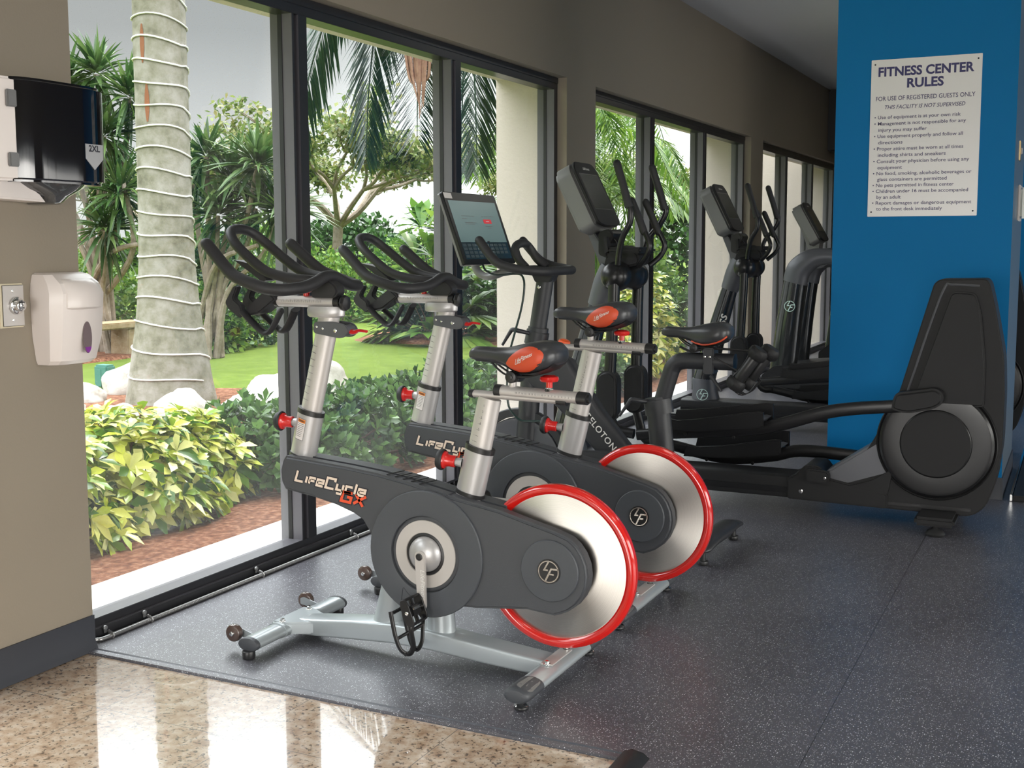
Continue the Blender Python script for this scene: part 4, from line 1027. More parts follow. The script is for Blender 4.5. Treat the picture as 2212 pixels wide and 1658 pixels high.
    for bx, z0, wd, ht in ((b_, .1555, .020, .007),):
        xs = [v.co.x for v in bx.verts]; xc = (max(xs) + min(xs)) / 2; k = wd / (max(xs) - min(xs)); ky = (ht / .72) if ht else k * 1.05
        for v in bx.verts:
            x = (v.co.x - xc) * k; y = v.co.y * ky; a = R(257.5) + x / .036
            v.co = Pf + d1 * (z0 + y) + f_ * .0553 * math.cos(a) + Vector((0, 1, 0)) * .0372 * math.sin(a)
        obj('lettering', bx, M['ink'], sl_)
    for k in range(8): lab_strip(.146 - k * .0068, .1478 - k * .0068, .0008, M['mark'], 'fine_print', 241, 274 - (k * 37 % 9))
    # seat
    d2 = Vector((.083, 0, .330)).normalized(); Ps = Vector((.140, 0, .618))
    s2 = oval('seat_sleeve', Ps, Ps + d2 * .180, .054, .036, 'silver')
    oval('collar', Ps + d2 * .170, Ps + d2 * .188, .0565, .0385, 'black', s2); oval('base_collar', Ps + d2 * .006, Ps + d2 * .020, .0575, .040, 'black', s2)
    ps = oval('seat_post', Ps + d2 * .14, Vector((.223 + su * .0 + sz * .25, 0, .972 + sz)), .0435, .027, 'alu')
    scale_marks(ps, Ps, d2, .205, int((.33 + sz - .205) / .0215), .0215, .0435, .027)
    bm = new()
    for i in range(int((.33 + sz - .205) / .0215)):
        b_ = text(str(i + 1), .012, 0, 0, 'CENTER'); c0 = Vector((.223 + sz * .25, -.0275, .955 + sz)) - d2 * (.012 + i * .0215) + Vector((-.006, 0, 0))
        xf(b_, place(c0, *NEAR)); join(bm, b_)
    obj('scale_number', bm, M['mark'], ps)
    S = Matrix.Translation((su, 0, sz)); S0 = Matrix.Translation((sz * .25 , 0, sz))
    bm = new(); tube(bm, [(.160, 0, .985), (.500, 0, .978)], .013, 20, ab=(1.5, 1)); xf(bm, S0 if su == 0 else Matrix.Translation((su + .02, 0, sz))); lr = obj('lower_rail', bm, M['alu'], t)
    SM = S0 if su == 0 else Matrix.Translation((su + .02, 0, sz))
    bm = new(); tube(bm, [(.148, 0, .985), (.164, 0, .985)], .0145, 20, ab=(1.5, 1)); xf(bm, SM); obj('rail_end_cap', bm, M['black'], lr); bm = new(); tube(bm, [(.48, 0, .976), (.516, 0, .974)], .0135, 20, ab=(1.5, 1)); xf(bm, S0 if su == 0 else Matrix.Translation((su + .02, 0, sz))); obj('rail_end_cap', bm, M['black'], lr)
    bm = new(); tube(bm, [(.262, 0, 1.000), (.572, 0, .990)], .020, 24, ab=(1.3, 1)); xf(bm, S); ur = obj('seat_slider', bm, M['alu'], t)
    bm = new(); tube(bm, [(.248, 0, 1.0005), (.272, 0, 1.000)], .0215, 24, ab=(1.3, 1)); xf(bm, S); obj('slider_end_cap', bm, M['black'], ur); bm = new(); tube(bm, [(.556, 0, .9905), (.590, 0, .989)], .0215, 24, ab=(1.3, 1)); tube(bm, [(.58, 0, .989), (.598, 0, .989)], .015, 16); xf(bm, S); obj('slider_end_cap', bm, M['black'], ur)
    bm = new()
    for i in range(18):
        b_ = text(str(18 - i), .0085, .01, 0, 'CENTER'); xf(b_, place((.335 + i * .0122, -.0262, .996 - i * .0004), (1, 0, -.03), (0, 0, 1))); join(bm, b_)
    xf(bm, S); obj('scale_number', bm, M['mark'], ur)
    bm = new(); cyl(bm, (.312, 0, 1.012), (.312, 0, 1.050), .0135, 20, .001); xf(bm, S); obj('saddle_pillar', bm, M['alu'], t)
    bm = new(); lathe(bm, [(.020, 0), (.014, .008), (.013, .012), (0, .012)], (.449, 0, 1.008), (0, 0, 1), 20); xf(bm, S); obj('knob_boss', bm, M['chrome'], t)
    bm = new(); lathe(bm, [(.0115, .010), (.0115, .030), (.030, .033), (.034, .040), (.031, .049), (.018, .054), (0, .055)], (.449, 0, 1.008), (0, 0, 1), 10); xf(bm, S); obj('seat_knob', bm, M['redk'], t, 'red seat knob')
    make_saddle(t, su, sz)
    return t
bikeA = spin_bike('nearest graphite indoor cycle with fully visible red-rimmed flywheel and hanging pedal', 3.593)
bikeB = spin_bike('second graphite indoor cycle, standing behind the nearest one, with raised saddle', 4.480, hu=-.012, hz=-.026, su=-.074, sz=.092, ca=178)
# ================================================================ exercise bike with the touch screen
t = thing('screen_bike', 'black exercise bike with large touch screen, between the cycles and the elliptical', 'exercise bike', (-2.1, 5.5, 0))
PB = t
bm = new(); sec = []
for u, z, hw, hh in ((-.50, .085, .05, .035), (-.2, .10, .05, .035), (.2, .10, .05, .035), (.52, .085, .05, .032)):
    sec.append([(u, y, z + zz) for y, zz in rpoly([(-hw, -hh), (hw, -hh), (hw, hh), (-hw, hh)], .02, 3)])
loft(bm, sec); obj('base_beam', bm, M['pel'], t)
for u, nm in ((.545, 'rear_stabilizer'), (-.52, 'front_stabilizer')):
    bm = new(); sec = []
    for y, hw, hh, z in ((-.31, .025, .010, .075), (-.29, .046, .018, .082), (-.18, .055, .026, .098), (0, .06, .032, .098), (.18, .055, .026, .098), (.29, .046, .018, .082), (.31, .025, .010, .075)):
        sec.append([(u + a, y, z + b) for a, b in circ((0, 0), hw, 20, hh)])
    loft(bm, sec); s_ = obj(nm, bm, M['pel'], t)
    for s in (-1, 1):
        bm = new(); cyl(bm, (u, s * .265, .003), (u, s * .265, .075), .014, 16); cyl(bm, (u, s * .265, .003), (u, s * .265, .022), .026, 20, .004); obj('foot', bm, M['black'], s_)
# fork and posts
bm = new(); tube(bm, [(-.455, 0, .98), (-.475, 0, .75), (-.50, 0, .45), (-.52, 0, .10)], [.056, .056, .058, .055], 20, ab=(.8, 1), up=(1, 0, 0)); obj('fork', bm, M['pel'], t)
bm = new(); tube(bm, [(-.386, 0, 1.345), (-.440, 0, 1.02)], .046, 24, up=(1, 0, 0), ab=(.75, 1)); hp = obj('handlebar_post', bm, M['pel'], t)
bm = new(); tube(bm, [(-.430, 0, 1.055), (-.446, 0, .985)], .062, 24, up=(1, 0, 0), ab=(.8, 1)); tube(bm, [(-.428, 0, 1.075), (-.431, 0, 1.052)], .055, 24, up=(1, 0, 0), ab=(.8, 1)); obj('post_collar', bm, M['pel'], t)
bm = new(); tube(bm, [(-.46, -.03, 1.045), (-.50, -.08, 1.060), (-.535, -.085, 1.066), (-.55, -.088, 1.05), (-.590, -.095, .985)], [.010, .012, .012, .010, .007], 10, k=3); obj('clamp_lever', bm, M['pel'], t)
bm = new(); cyl(bm, (-.410, -.036, 1.285), (-.410, -.030, 1.285), .010, 14, .002); obj('bolt', bm, M['chrome'], t)
# main frame: head, down tube with lettering, seat tube
bm = new(); sec = []
for u, z, hw, h in ((-.50, .86, .035, .10), (-.40, .87, .045, .12), (-.32, .83, .048, .12), (-.24, .74, .045, .100), (-.12, .60, .042, .088), (.02, .45, .04, .080), (.12, .35, .04, .08)):
    d = Vector((.70, 0, .71)); sec.append([(u + d.x * b, a, z + d.z * b) for a, b in rpoly([(-hw, -h), (hw, -h), (hw, h), (-hw, h)], .03, 4)])
loft(bm, sec); fm = obj('main_frame', bm, M['pel'], t, ang=50)
bm = new(); tube(bm, [(-.30, 0, .86), (-.285, 0, .92), (-.27, 0, .96)], [.04, .022, .012], 16); obj('resistance_neck', bm, M['pel'], t)
bm = new(); lathe(bm, [(.016, -.030), (.032, -.020), (.036, 0), (.032, .020), (.018, .027), (0, .027)], (-.285, 0, .992), (.25, 0, 1), 8); obj('resistance_knob', bm, mat('orange_knob', (.80, .10, .015), .35, coat=.4), t, 'orange resistance knob')
b_ = text('PELOTON', .047, .012, 0, 'LEFT', space=1.12); xf(b_, place((-.150, -.0452, .635), (.67, 0, -.74), (.74, 0, .67))); obj('lettering', b_, M['lgrey'], fm)
bm = new(); prism(bm, [(-.006, -.030), (.010, -.030), (.014, -.006), (.034, .004), (.030, .028), (.006, .034), (-.012, .020)], -.0008, .0, 'z'); xf(bm, place((-.165, -.0455, .695), (.67, 0, -.74), (.74, 0, .67))); obj('logo', bm, mat('orange_logo', (.85, .14, .02), .4), fm)
bm = new(); tube(bm, [(.30, 0, .10), (.265, 0, .35), (.225, 0, .71)], [.062, .060, .060], 24, up=(1, 0, 0), ab=(.85, 1)); obj('seat_tube', bm, M['pel'], t)
bm = new(); tube(bm, [(.235, 0, .665), (.222, 0, .735)], .072, 24, up=(1, 0, 0), ab=(.85, 1)); tube(bm, [(.224, 0, .730), (.221, 0, .748)], .062, 24, up=(1, 0, 0), ab=(.85, 1)); obj('seat_collar', bm, M['pel'], t)
bm = new(); tube(bm, [(.19, -.03, .725), (.15, -.075, .735), (.115, -.08, .738), (.10, -.084, .72), (.055, -.09, .655)], [.010, .012, .012, .010, .007], 10, k=3); obj('clamp_lever', bm, M['pel'], t)
bm = new(); tube(bm, [(.232, 0, .68), (.285, 0, .86), (.300, 0, .900), (.325, 0, .925), (.365, 0, .935), (.40, 0, .936), (.612, 0, .938)], .041, 24, up=(0, 1, 0)); obj('seat_post', bm, M['pel'], t)
bm = new(); box(bm, .464, .516, -.045, .045, .878, 1.006, .006); tube(bm, [(.50, -.03, .87), (.545, -.045, .82), (.56, -.05, .800)], [.010, .008, .006], 8); obj('saddle_bracket', bm, M['pel'], t)
bm = new()
for u in (.475, .50): cyl(bm, (u, -.049, .962), (u, -.044, .962), .006, 12, .001)
obj('bolt', bm, M['chrome'], t)
make_saddle(t, .095, -.050, panel=False, under=True)
bm = new(); tube(bm, [(.34, -.02, 1.005), (.40, -.025, .985), (.48, -.02, 1.0), (.60, -.02, 1.0), (.72, -.02, .995)], .006, 8); tube(bm, [(.50, -.04, .97), (.58, -.045, .93), (.64, -.05, .90)], .004, 8); obj('rack_arm', bm, M['black'], t)
bm = new()
for q in (-.05, -.015, .02):
    tube(bm, [(.70, q, 1.0), (.655, q, .92), (.595, q, .845), (.645, q, .790), (.690, q, .800), (.735, q, .855)], .0028, 6, k=4)
tube(bm, [(.655, -.05, .92), (.655, .02, .92)], .003, 6); tube(bm, [(.645, -.06, .79), (.645, .03, .79)], .003, 6); tube(bm, [(.70, -.05, 1.0), (.70, .02, 1.0)], .003, 6)
obj('weight_rack', bm, M['chrome'] if False else M['black'], t)
# handlebar
bm = new()
def parm(s): return [(-.637, s * .255, 1.522), (-.60, s * .260, 1.478), (-.555, s * .265, 1.430), (-.515, s * .267, 1.404), (-.45, s * .262, 1.385), (-.36, s * .235, 1.372), (-.315, s * .17, 1.368), (-.305, s * .06, 1.368)]
P = parm(-1) + parm(1)[::-1]
tube(bm, P, .023, 16, k=5, rnd=True)
tube(bm, [(-.46, -.085, 1.385), (-.500, -.082, 1.425), (-.525, -.075, 1.475), (-.525, -.045, 1.502), (-.515, 0, 1.508), (-.515, .045, 1.500), (-.50, .072, 1.470), (-.47, .080, 1.425), (-.42, .085, 1.385)], .022, 14, k=4)
prism(bm, rpoly([(-.50, 1.375), (-.32, 1.350), (-.32, 1.378), (-.50, 1.395)], .008, 3), -.10, .10, 'y', .004)
prism(bm, rpoly([(-.46, 1.37), (-.33, 1.35), (-.35, 1.31), (-.43, 1.31)], .008, 3), -.04, .04, 'y', .004)
obj('handlebar', bm, M['rubber'], t, ang=70)
# screen
ct = Vector((-.83, 0, 1.770)); cb = Vector((-.697, 0, 1.401)); up_ = (ct - cb).normalized(); rt = Vector((0, 1, 0)); nn = Vector(rt).cross(up_)
mm = place((ct + cb) / 2, rt, up_)
hh = (ct - cb).length / 2
bm = new(); prism(bm, rpoly([(-.292, -hh), (.292, -hh), (.292, hh), (-.292, hh)], .012, 4), -.020, 0, 'z', .003, 2); xf(bm, mm); scn = obj('monitor', bm, M['ell2'], t)
bm = new(); prism(bm, rpoly([(-.290, -hh + .002), (.290, -hh + .002), (.290, hh - .002), (-.290, hh - .002)], .012, 4), -.032, -.019, 'z', .001, 1); xf(bm, mm); obj('monitor_edge', bm, M['ellc'], scn)
def on_screen(nm, pts, m_, off): 
    bm = new(); prism(bm, pts, off, off + .0006, 'z'); xf(bm, mm); return obj(nm, bm, m_, scn)
def rect(x0, x1, y0, y1): return [(x0, y0), (x1, y0), (x1, y1), (x0, y1)]
M['scr_blue'] = mat('lit_page', (.10, .155, .155), .25, emit=.55, spec=.5)
M['scr_key'] = mat('lit_keyboard', (.012, .022, .026), .12, emit=.6, coat=.4)
on_screen('display', rect(-.262, .262, -.075, .150), M['scr_blue'], .0002)
on_screen('keyboard', rect(-.262, .262, -.168, -.0755), M['scr_key'], .0002)
on_screen('button', rpoly(rect(.060, .150, .028, .052), .006, 3), mat('lit_red', (.45, .02, .03), .3, emit=.6), .0008)
on_screen('tab', rect(.03, .055, -.078, -.070), M['ink'], .0008)
on_screen('sticker', rect(-.285, -.205, .160, .190), M['label'], .0003)
bm = new()
for i in range(10):
    for j, yy in enumerate((-.092, -.112, -.132, -.152)):
        if j == 3 and i > 6: continue
        prism(bm, rect(-.235 + i * .050 - .019, -.235 + i * .050 + .019, yy - .0075, yy + .0075), .0009, .0013, 'z')
xf(bm, mm); obj('keys', bm, mat('lit_keys', (.03, .045, .05), .3, emit=.5), scn)
b_ = text('\n'.join(['QWERTYUIOP', 'ASDFGHJKL', 'ZXCVBNM']), .012, 0, 0, 'CENTER', space=3.6, line=1.65); xf(b_, mm @ Matrix.Translation((-.01, -.096, .0015))); obj('lettering', b_, mat('lit_text', (.25, .3, .3), .4, emit=.6), scn)
bm = new()
for x0, x1, y in ((-.17, -.03, .066), (-.17, -.12, .052), (-.15, -.03, .030), (-.145, -.05, .022), (.055, .07, .066), (.09, .13, .066), (.155, .19, .068), (.07, .145, .012), (.095, .125, .002)): prism(bm, rect(x0, x1, y, y + .0022), .0009, .0013, 'z')
xf(bm, mm); obj('printed_line', bm, M['mark'], scn)
bm = new(); prism(bm, rect(.088, .122, .038, .042), .0016, .0020, 'z'); xf(bm, mm); obj('printed_line', bm, M['lgrey'], scn)
bm = new(); tube(bm, [(-.80, 0, 1.50), (-.805, 0, 1.42), (-.775, 0, 1.355), (-.72, 0, 1.335), (-.66, 0, 1.348), (-.60, 0, 1.370), (-.50, 0, 1.372)], .026, 16, ab=(1, .8)); obj('monitor_arm', bm, M['ellc'], t, 'grey curved monitor arm')
bm = new(); tube(bm, [(-.705, -.09, 1.400), (-.68, -.1, 1.368), (-.62, -.09, 1.345), (-.52, -.06, 1.352), (-.474, -.085, 1.33), (-.463, -.1, 1.265), (-.481, -.1, 1.167), (-.516, -.1, 1.05), (-.555, -.1, .90), (-.557, -.1, .696), (-.522, -.1, .628), (-.47, -.1, .598), (-.38, -.08, .60)], .0055, 8, k=4); obj('cable', bm, mat('green_black_cable', (.008, .028, .024), .35), t, 'dark green cable')
# front wheel, guard and crank
bm = new(); lathe(bm, [(0, -.018), (.20, -.018), (.215, -.022), (.235, -.022), (.24, -.012), (.24, .012), (.235, .022), (.215, .022), (.20, .018), (0, .018)], (0, 0, 0), (0, 1, 0), 64); fl = obj('flywheel', bm, M['ellg'], t); fl.location = (-.53, 0, .36)
bm = new(); rs = []
for i in range(64):
    a = 2 * PI * i / 64; rs.append([bm.verts.new((-.53 + math.cos(a) * r_, h, .36 + math.sin(a) * r_)) for r_, h in ((.245, -.022), (.285, -.022), (.290, -.012), (.290, .012), (.285, .022), (.245, .022))])
rings(bm, rs, True); obj('wheel_guard', bm, M['pel'], t)
bm = new(); lathe(bm, [(0, 0), (.115, 0), (.12, .006), (.12, .030), (0, .030)], (.07, -.045, .36), (0, -1, 0), 48); prism(bm, [(-.53, .44), (.07, .475), (.07, .245), (-.53, .30)], -.075, -.045, 'y', .008); obj('belt_guard', bm, M['pel'], t)
for s, a in ((-1, 10), (1, 190)):
    d = Vector((math.cos(R(a)), 0, math.sin(R(a)))) * .17; c_ = Vector((.07, s * .10, .36))
    bm = new(); tube(bm, [c_, c_ + d], [.017, .013], 12, ab=(1, .6), up=(0, 1, 0)); ca = obj('crank_arm', bm, M['pel'], t)
    bm = new(); p = c_ + d; box(bm, p.x - .05, p.x + .05, p.y + s * .012 - (.09 if s < 0 else 0), p.y + s * .012 + (.09 if s > 0 else 0), p.z - .012, p.z + .012, .005); obj('pedal', bm, M['ell'], t)
    bm = new(); tube(bm, [(p.x - .05, p.y + s * .06, p.z), (p.x - .07, p.y + s * .06, p.z + .05), (p.x - .02, p.y + s * .06, p.z + .075), (p.x + .03, p.y + s * .06, p.z + .05), (p.x + .05, p.y + s * .06, p.z)], .006, 8); obj('toe_strap', bm, M['pel'], t)
# dumbbells in the rack behind the saddle
for i, (dx, dy, lab) in enumerate(((0, -.035, 'black dumbbell on the camera side of the rack behind the screen bike saddle'), (.035, .055, 'black dumbbell on the window side of the rack behind the screen bike saddle'))):
    a = Vector((-1.372 + dx, 5.5 + dy, .985)); b = Vector((-1.475 + dx, 5.5 + dy, .838)); d = (b - a).normalized()
    th_ = thing('dumbbell', lab, 'dumbbell', tuple((a + b) / 2), group='two dumbbells in the bike rack'); c0 = (a + b) / 2
    bm = new(); cyl(bm, a - c0, b - c0, .030, 20, .004); obj('handle', bm, M['black'], th_)
    for p in (a, b):
        bm = new(); q = p - c0; lathe(bm, [(0, -.028), (.036, -.028), (.046, -.018), (.048, 0), (.046, .018), (.036, .028), (0, .028)], q, d, 8); obj('weight_head', bm, M['ell'], th_)

# ================================================================ elliptical trainers
def elliptical(label, loc):
    t = thing('elliptical_trainer', label, 'elliptical trainer', loc, group='black elliptical trainers along the windows')
    # base
    bm = new(); sec = []
    for x in (-1.40, .20): sec.append([(x, y, z) for y, z in rpoly([(-.12, .088), (.12, .088), (.12, .205), (.085, .215), (-.085, .215), (-.12, .205)], .01, 2)])
    loft(bm, sec); obj('base_rail', bm, M['ell'], t)
    bm = new(); box(bm, -1.40, .155, -.124, -.119, .118, .150, .001); obj('rail_groove', bm, M['ell2'], t)
    bm = new(); prism(bm, rpoly([(.155, .085), (.155, .205), (.20, .222), (.255, .285), (.33, .285), (.38, .22), (.70, .16), (.70, .078)], .02, 4), -.135, .135, 'y', .010); brk = obj('rail_bracket', bm, M['ell'], t)
    bm = new(); prism(bm, rpoly([(.26, .195), (.26, .270), (.395, .265), (.395, .190)], .035, 6), -.165, -.135, 'y', .010); obj('pivot_cap', bm, M['ell'], brk)
    bm = new(); cyl(bm, (.37, -.170, .225), (.37, -.164, .225), .008, 12, .001); cyl(bm, (.235, -.139, .135), (.235, -.134, .135), .012, 14, .001); obj('bolt', bm, M['chrome'], brk)
    bm = new(); prism(bm, [(.34, .235), (.66, .46), (.80, .46), (.80, .30), (.42, .165)], -.118, .118, 'y', .012); sl_ = obj('strut', bm, M['ellg'], t, ang=25)
    bm = new(); prism(bm, rpoly([(.40, .150), (.62, .23), (.72, .30), (.70, .16), (.60, .12)], .02, 3), -.134, .134, 'y', .008); obj('lower_fairing', bm, M['ell'], t)
    # rear drive tower
    tw = rpoly([(.42, .078), (1.12, .072), (1.19, .13), (1.235, .26), (1.258, .46), (1.260, .72), (1.250, .92), (1.196, 1.19), (1.168, 1.30), (1.150, 1.322), (.925, 1.318), (.896, 1.295), (.735, .70), (.60, .42), (.44, .17)], [.01, .05, .05, .05, .05, .05, .05, .05, .02, .015, .02, .03, .06, .06, .02], 4)
    bm = new(); prism(bm, tw, -.115, .115, 'y', .018, 3); tower = obj('drive_tower', bm, M['ell'], t, ang=30)
    for s in (-1, 1):
        d0, d1_ = sorted((s * .112, s * .152))
        bm = new(); prism(bm, rpoly([(.80, .66), (.985, 1.255), (1.105, 1.250), (1.135, 1.15), (1.165, .88), (1.165, .66)], [.02, .03, .03, .04, .04, .02], 4), d0, d1_, 'y', .014, 3); obj('side_panel', bm, M['ell'], tower, ang=30)
        bm = new(); tube(bm, [(.765, s * .113, .66), (.885, s * .113, 1.08), (.95, s * .113, 1.275), (.985, s * .113, 1.290), (1.12, s * .113, 1.285)], .008, 8); obj('edge_trim', bm, M['ellg'], tower)
        C = (.935, s * .10, .452)
        bm = new(); lathe(bm, [(0, .052), (.175, .052), (.178, .050), (.182, .044), (.262, .046), (.276, .044), (.288, .036), (.292, .022), (.292, 0), (0, 0)], C, (0, s, 0), 72); cd_ = obj('crank_disc', bm, M['ell2'], t, ang=25)
        bm = new(); lathe(bm, [(0, .056), (.172, .056), (.1745, .053), (.1745, .045)], C, (0, s, 0), 56); obj('center_plate', bm, M['ellg'] if False else M['ell'], cd_, ang=25)
        bm = new(); rs = []
        for i in range(72):
            a = 2 * PI * i / 72; rs.append([bm.verts.new((C[0] + math.cos(a) * r_, C[1] + s * h, C[2] + math.sin(a) * r_)) for r_, h in ((.290, .02), (.300, .03), (.306, .02), (.306, .0), (.290, .0))])
        rings(bm, rs, True); obj('disc_guard', bm, M['ell'], t)
    bm = new(); box(bm, .60, 1.12, -.124, -.113, .100, .118, .004); obj('grip_bar', bm, M['ell2'], tower)
    bm = new(); box(bm, .86, 1.06, -.33, .33, .048, .095, .014); obj('rear_foot', bm, M['ell'], t)
    for s in (-1, 1):
        bm = new(); lathe(bm, [(.048, .003), (.050, .012), (.040, .028), (.022, .036), (.014, .05), (0, .05)], (.965, s * .305, 0), (0, 0, 1), 24); obj('leveling_foot', bm, M['ell'], t)
    bm = new(); box(bm, -1.46, -1.28, -.36, .36, .030, .120, .014); obj('front_foot', bm, M['ell'], t)
    for s in (-1, 1):
        bm = new(); cyl(bm, (-1.37, s * .32, .003), (-1.37, s * .32, .04), .03, 20, .005); obj('leveling_foot', bm, M['ell'], t)
    # pedal arms: near arm high, far arm low
    for s, (px, pz), (ex, ez), (fx, fz) in ((-1, (.86, .665), (-.06, .465), (-.80, .400)), (1, (.66, .28), (-.06, .245), (-.80, .290))):
        y = s * .215
        bm = new(); tube(bm, [(px, y, pz), (.44, y, pz + (ez - pz) * .42 + .030), (.15, y, ez + .055), (ex + .04, y, ez + .012), (ex - .25, y, ez - .02), (fx + .1, y, fz + .0)], [.034, .036, .036, .036, .036, .032], 16, ab=(.75, 1), ex=.6); pa = obj('pedal_arm', bm, M['ell2'], t, ang=50)
        if s < 0:
            bm = new(); q = rpoly([(.715, .635), (.735, .725), (.80, .735), (.935, .760), (.975, .735), (.975, .680), (.93, .650), (.80, .618)], .03, 4); prism(bm, q, y - .045, y + .045, 'y', .016, 3); obj('arm_housing', bm, M['ell'], t)
        else:
            bm = new(); cyl(bm, (px, y - .04, pz), (px, y + .04, pz), .05, 24, .01); obj('arm_housing', bm, M['ell'], t)
        cyl_b = new(); cyl(cyl_b, (px, s * .14, pz), (px, y, pz), .03, 20); obj('crank_pin', cyl_b, M['ell'], t)
        zz = ez + .05
        bm = new(); q = [(-.50, zz - .030), (-.30, zz - .012), (.03, zz + .035), (.06, zz + .030), (.03, zz + .0), (-.30, zz - .045), (-.50, zz - .06)]
        prism(bm, q, y - .105, y + .105, 'y', .006)
        pd = obj('foot_plate', bm, M['ellg'], t, ang=30)
        bm = new()
        prism(bm, [(-.52, zz - .06), (-.50, zz + .015), (-.42, zz + .002), (-.30, zz + .018), (.03, zz + .080), (.065, zz + .078), (.065, zz + .0), (.03, zz - .012), (-.30, zz - .055)], y - .122, y - .104, 'y', .006)
        prism(bm, [(-.52, zz - .06), (-.50, zz + .03), (-.42, zz + .035), (-.30, zz + .05), (.03, zz + .100), (.065, zz + .098), (.065, zz + .0), (.03, zz - .012), (-.30, zz - .055)], y + .104, y + .122, 'y', .006)
        obj('foot_rim', bm, M['ell2'], pd, ang=30)
        bm = new()
        for u in (-.40, -.12): cyl(bm, (u, y - .040, zz - .085), (u, y - .034, zz - .085), .010, 12, .002)
        obj('bolt', bm, M['ell2'], pd)
    # upright column with badge foot
    bm = new(); sec = []
    for x, z, a, b in ((-1.20, .090, .15, .13), (-1.205, .11, .15, .13), (-1.215, .18, .125, .11), (-1.225, .28, .105, .10), (-1.235, .37, .10, .095), (-1.235, .385, .098, .092)):
        sec.append([(x + math.cos(2 * PI * j / 32) * a, math.sin(2 * PI * j / 32) * b, z) for j in range(32)])
    loft(bm, sec); uf = obj('column_foot', bm, M['ellg'], t)
    bm = new(); emblem(bm, (-1.215, -.112, .258), (1, .12, 0), (0, -.05, 1), .048, .003); obj('badge', bm, M['mint'], uf, 'pale green round badge')
    bm = new(); tube(bm, [(-1.235, 0, .36), (-1.17, 0, .62), (-1.09, 0, .92), (-1.02, 0, 1.16)], [.092, .085, .074, .064], 28, up=(0, 1, 0)); up1 = obj('column', bm, mat('column_gloss', (.05, .053, .055), .15, metal=.6, coat=.5) if 'colg' not in M else M['colg'], t)
    bm = new(); tube(bm, [(-1.03, 0, 1.13), (-.98, 0, 1.26), (-.93, 0, 1.36)], [.072, .085, .09], 28, up=(0, 1, 0)); obj('column_shoulder', bm, M['ellg'], t)
    d = Vector((.185, 0, .60)).normalized()
    b_ = text('LifeFitness', .115, .012, .3, 'LEFT')
    for v in b_.verts:
        x, y = v.co.x, v.co.y - .035; zt = .47 + x * .95; f = (zt - .36) / .8; rad = (.092 - .028 * f) + .0012; ctr = Vector((-1.235 + .215 * f, 0, .36 + .8 * f)); a = y / rad
        v.co = ctr + Vector((-.96 * math.sin(a - .35), 0, .28 * math.sin(a - .35))) * rad + Vector((0, -math.cos(a - .35) * rad, 0))
    obj('lettering', b_, M['lgrey'], up1)
    # drum at handle height
    bm = new(); lathe(bm, [(0, -.245), (.03, -.243), (.062, -.225), (.080, -.195), (.088, -.155), (.088, -.115), (.083, -.10), (.078, -.09), (.078, .09), (.083, .10), (.088, .115), (.088, .155), (.080, .195), (.062, .225), (.03, .243), (0, .245)], (-.865, 0, 1.315), (0, 1, 0), 40); dr = obj('pivot_drum', bm, M['ell2'], t, ang=60)
    bm = new(); prism(bm, rpoly([(-.97, 1.37), (-.94, 1.47), (-.86, 1.50), (-.75, 1.45), (-.74, 1.385), (-.85, 1.36)], .025, 4), -.095, .095, 'y', .012); obj('pivot_cover', bm, M['ell'], t, ang=30)
    # rocker arms and pods
    for s, bx in ((-1, -.885), (1, -.865)):
        y = s * .205
        bm = new(); tube(bm, [(-.855, y, 1.28), (-.86, y, 1.10), (bx, y, .62)], .030, 16, ab=(1, 1.1), up=(1, 0, 0), ex=.7); obj('rocker_arm', bm, M['ell2'], t, ang=60)
        bm = new(); prism(bm, circ((bx, .70), .066, 24, .066)[:0] + [(bx + .066 * math.cos(R(a)), (.70 if 0 < a < 180 else .53) + .066 * math.sin(R(a))) for a in range(5, 360, 10)], y - .048, y + .048, 'y', .016, 3); obj('link_pod', bm, M['ell'], t, ang=50)
        zf = .400 if s < 0 else .290
        bm = new(); tube(bm, [(bx, y, .50), (bx + .06, y, zf + .02), (bx + .16, y, zf)], .030, 12, ab=(.8, 1)); obj('link_arm', bm, M['ell2'], t)
        # moving handle
        hx = .015 if s < 0 else .07
        bm = new(); tube(bm, [(-.835, s * .20, 1.385), (-.822, s * .215, 1.46), (-.795, s * .23, 1.545), (-.757 + hx * .4, s * .235, 1.625), (-.762 + hx, s * .235, 1.70), (-.79 + hx, s * .232, 1.76)], .0175, 14); mh = obj('moving_handle', bm, M['ell2'], t)
        bm = new(); tube(bm, [(-.775 + hx, s * .2335, 1.725), (-.81 + hx, s * .230, 1.84), (-.85 + hx, s * .226, 1.962)], [.0235, .022, .023], 16, rnd=True); tube(bm, [(-.770 + hx, s * .2335, 1.712), (-.774 + hx, s * .2335, 1.728)], .026, 16); obj('grip', bm, M['rubber'], mh)
        # fixed handle
        bm = new(); tube(bm, [(-.745, s * .09, 1.375), (-.69, s * .125, 1.43), (-.665, s * .135, 1.49), (-.685, s * .130, 1.55), (-.715, s * .125, 1.60)], .0165, 14); fh = obj('fixed_handle', bm, M['ell2'], t)
        bm = new(); tube(bm, [(-.705, s * .125, 1.575), (-.735, s * .122, 1.65), (-.782, s * .120, 1.752)], [.022, .021, .022], 16, rnd=True); obj('grip', bm, M['rubber'], fh)
    # console
    console(t, (-1.145, 1.990), (-.955, 1.610))
    bm = new(); prism(bm, rpoly([(-1.205, 1.86), (-1.03, 1.555), (-.93, 1.40), (-.86, 1.36), (-.90, 1.28), (-.985, 1.33), (-1.10, 1.60), (-1.225, 1.84)], .01, 3), -.055, .055, 'y', .006); obj('neck', bm, M['ellg'], t, ang=30)
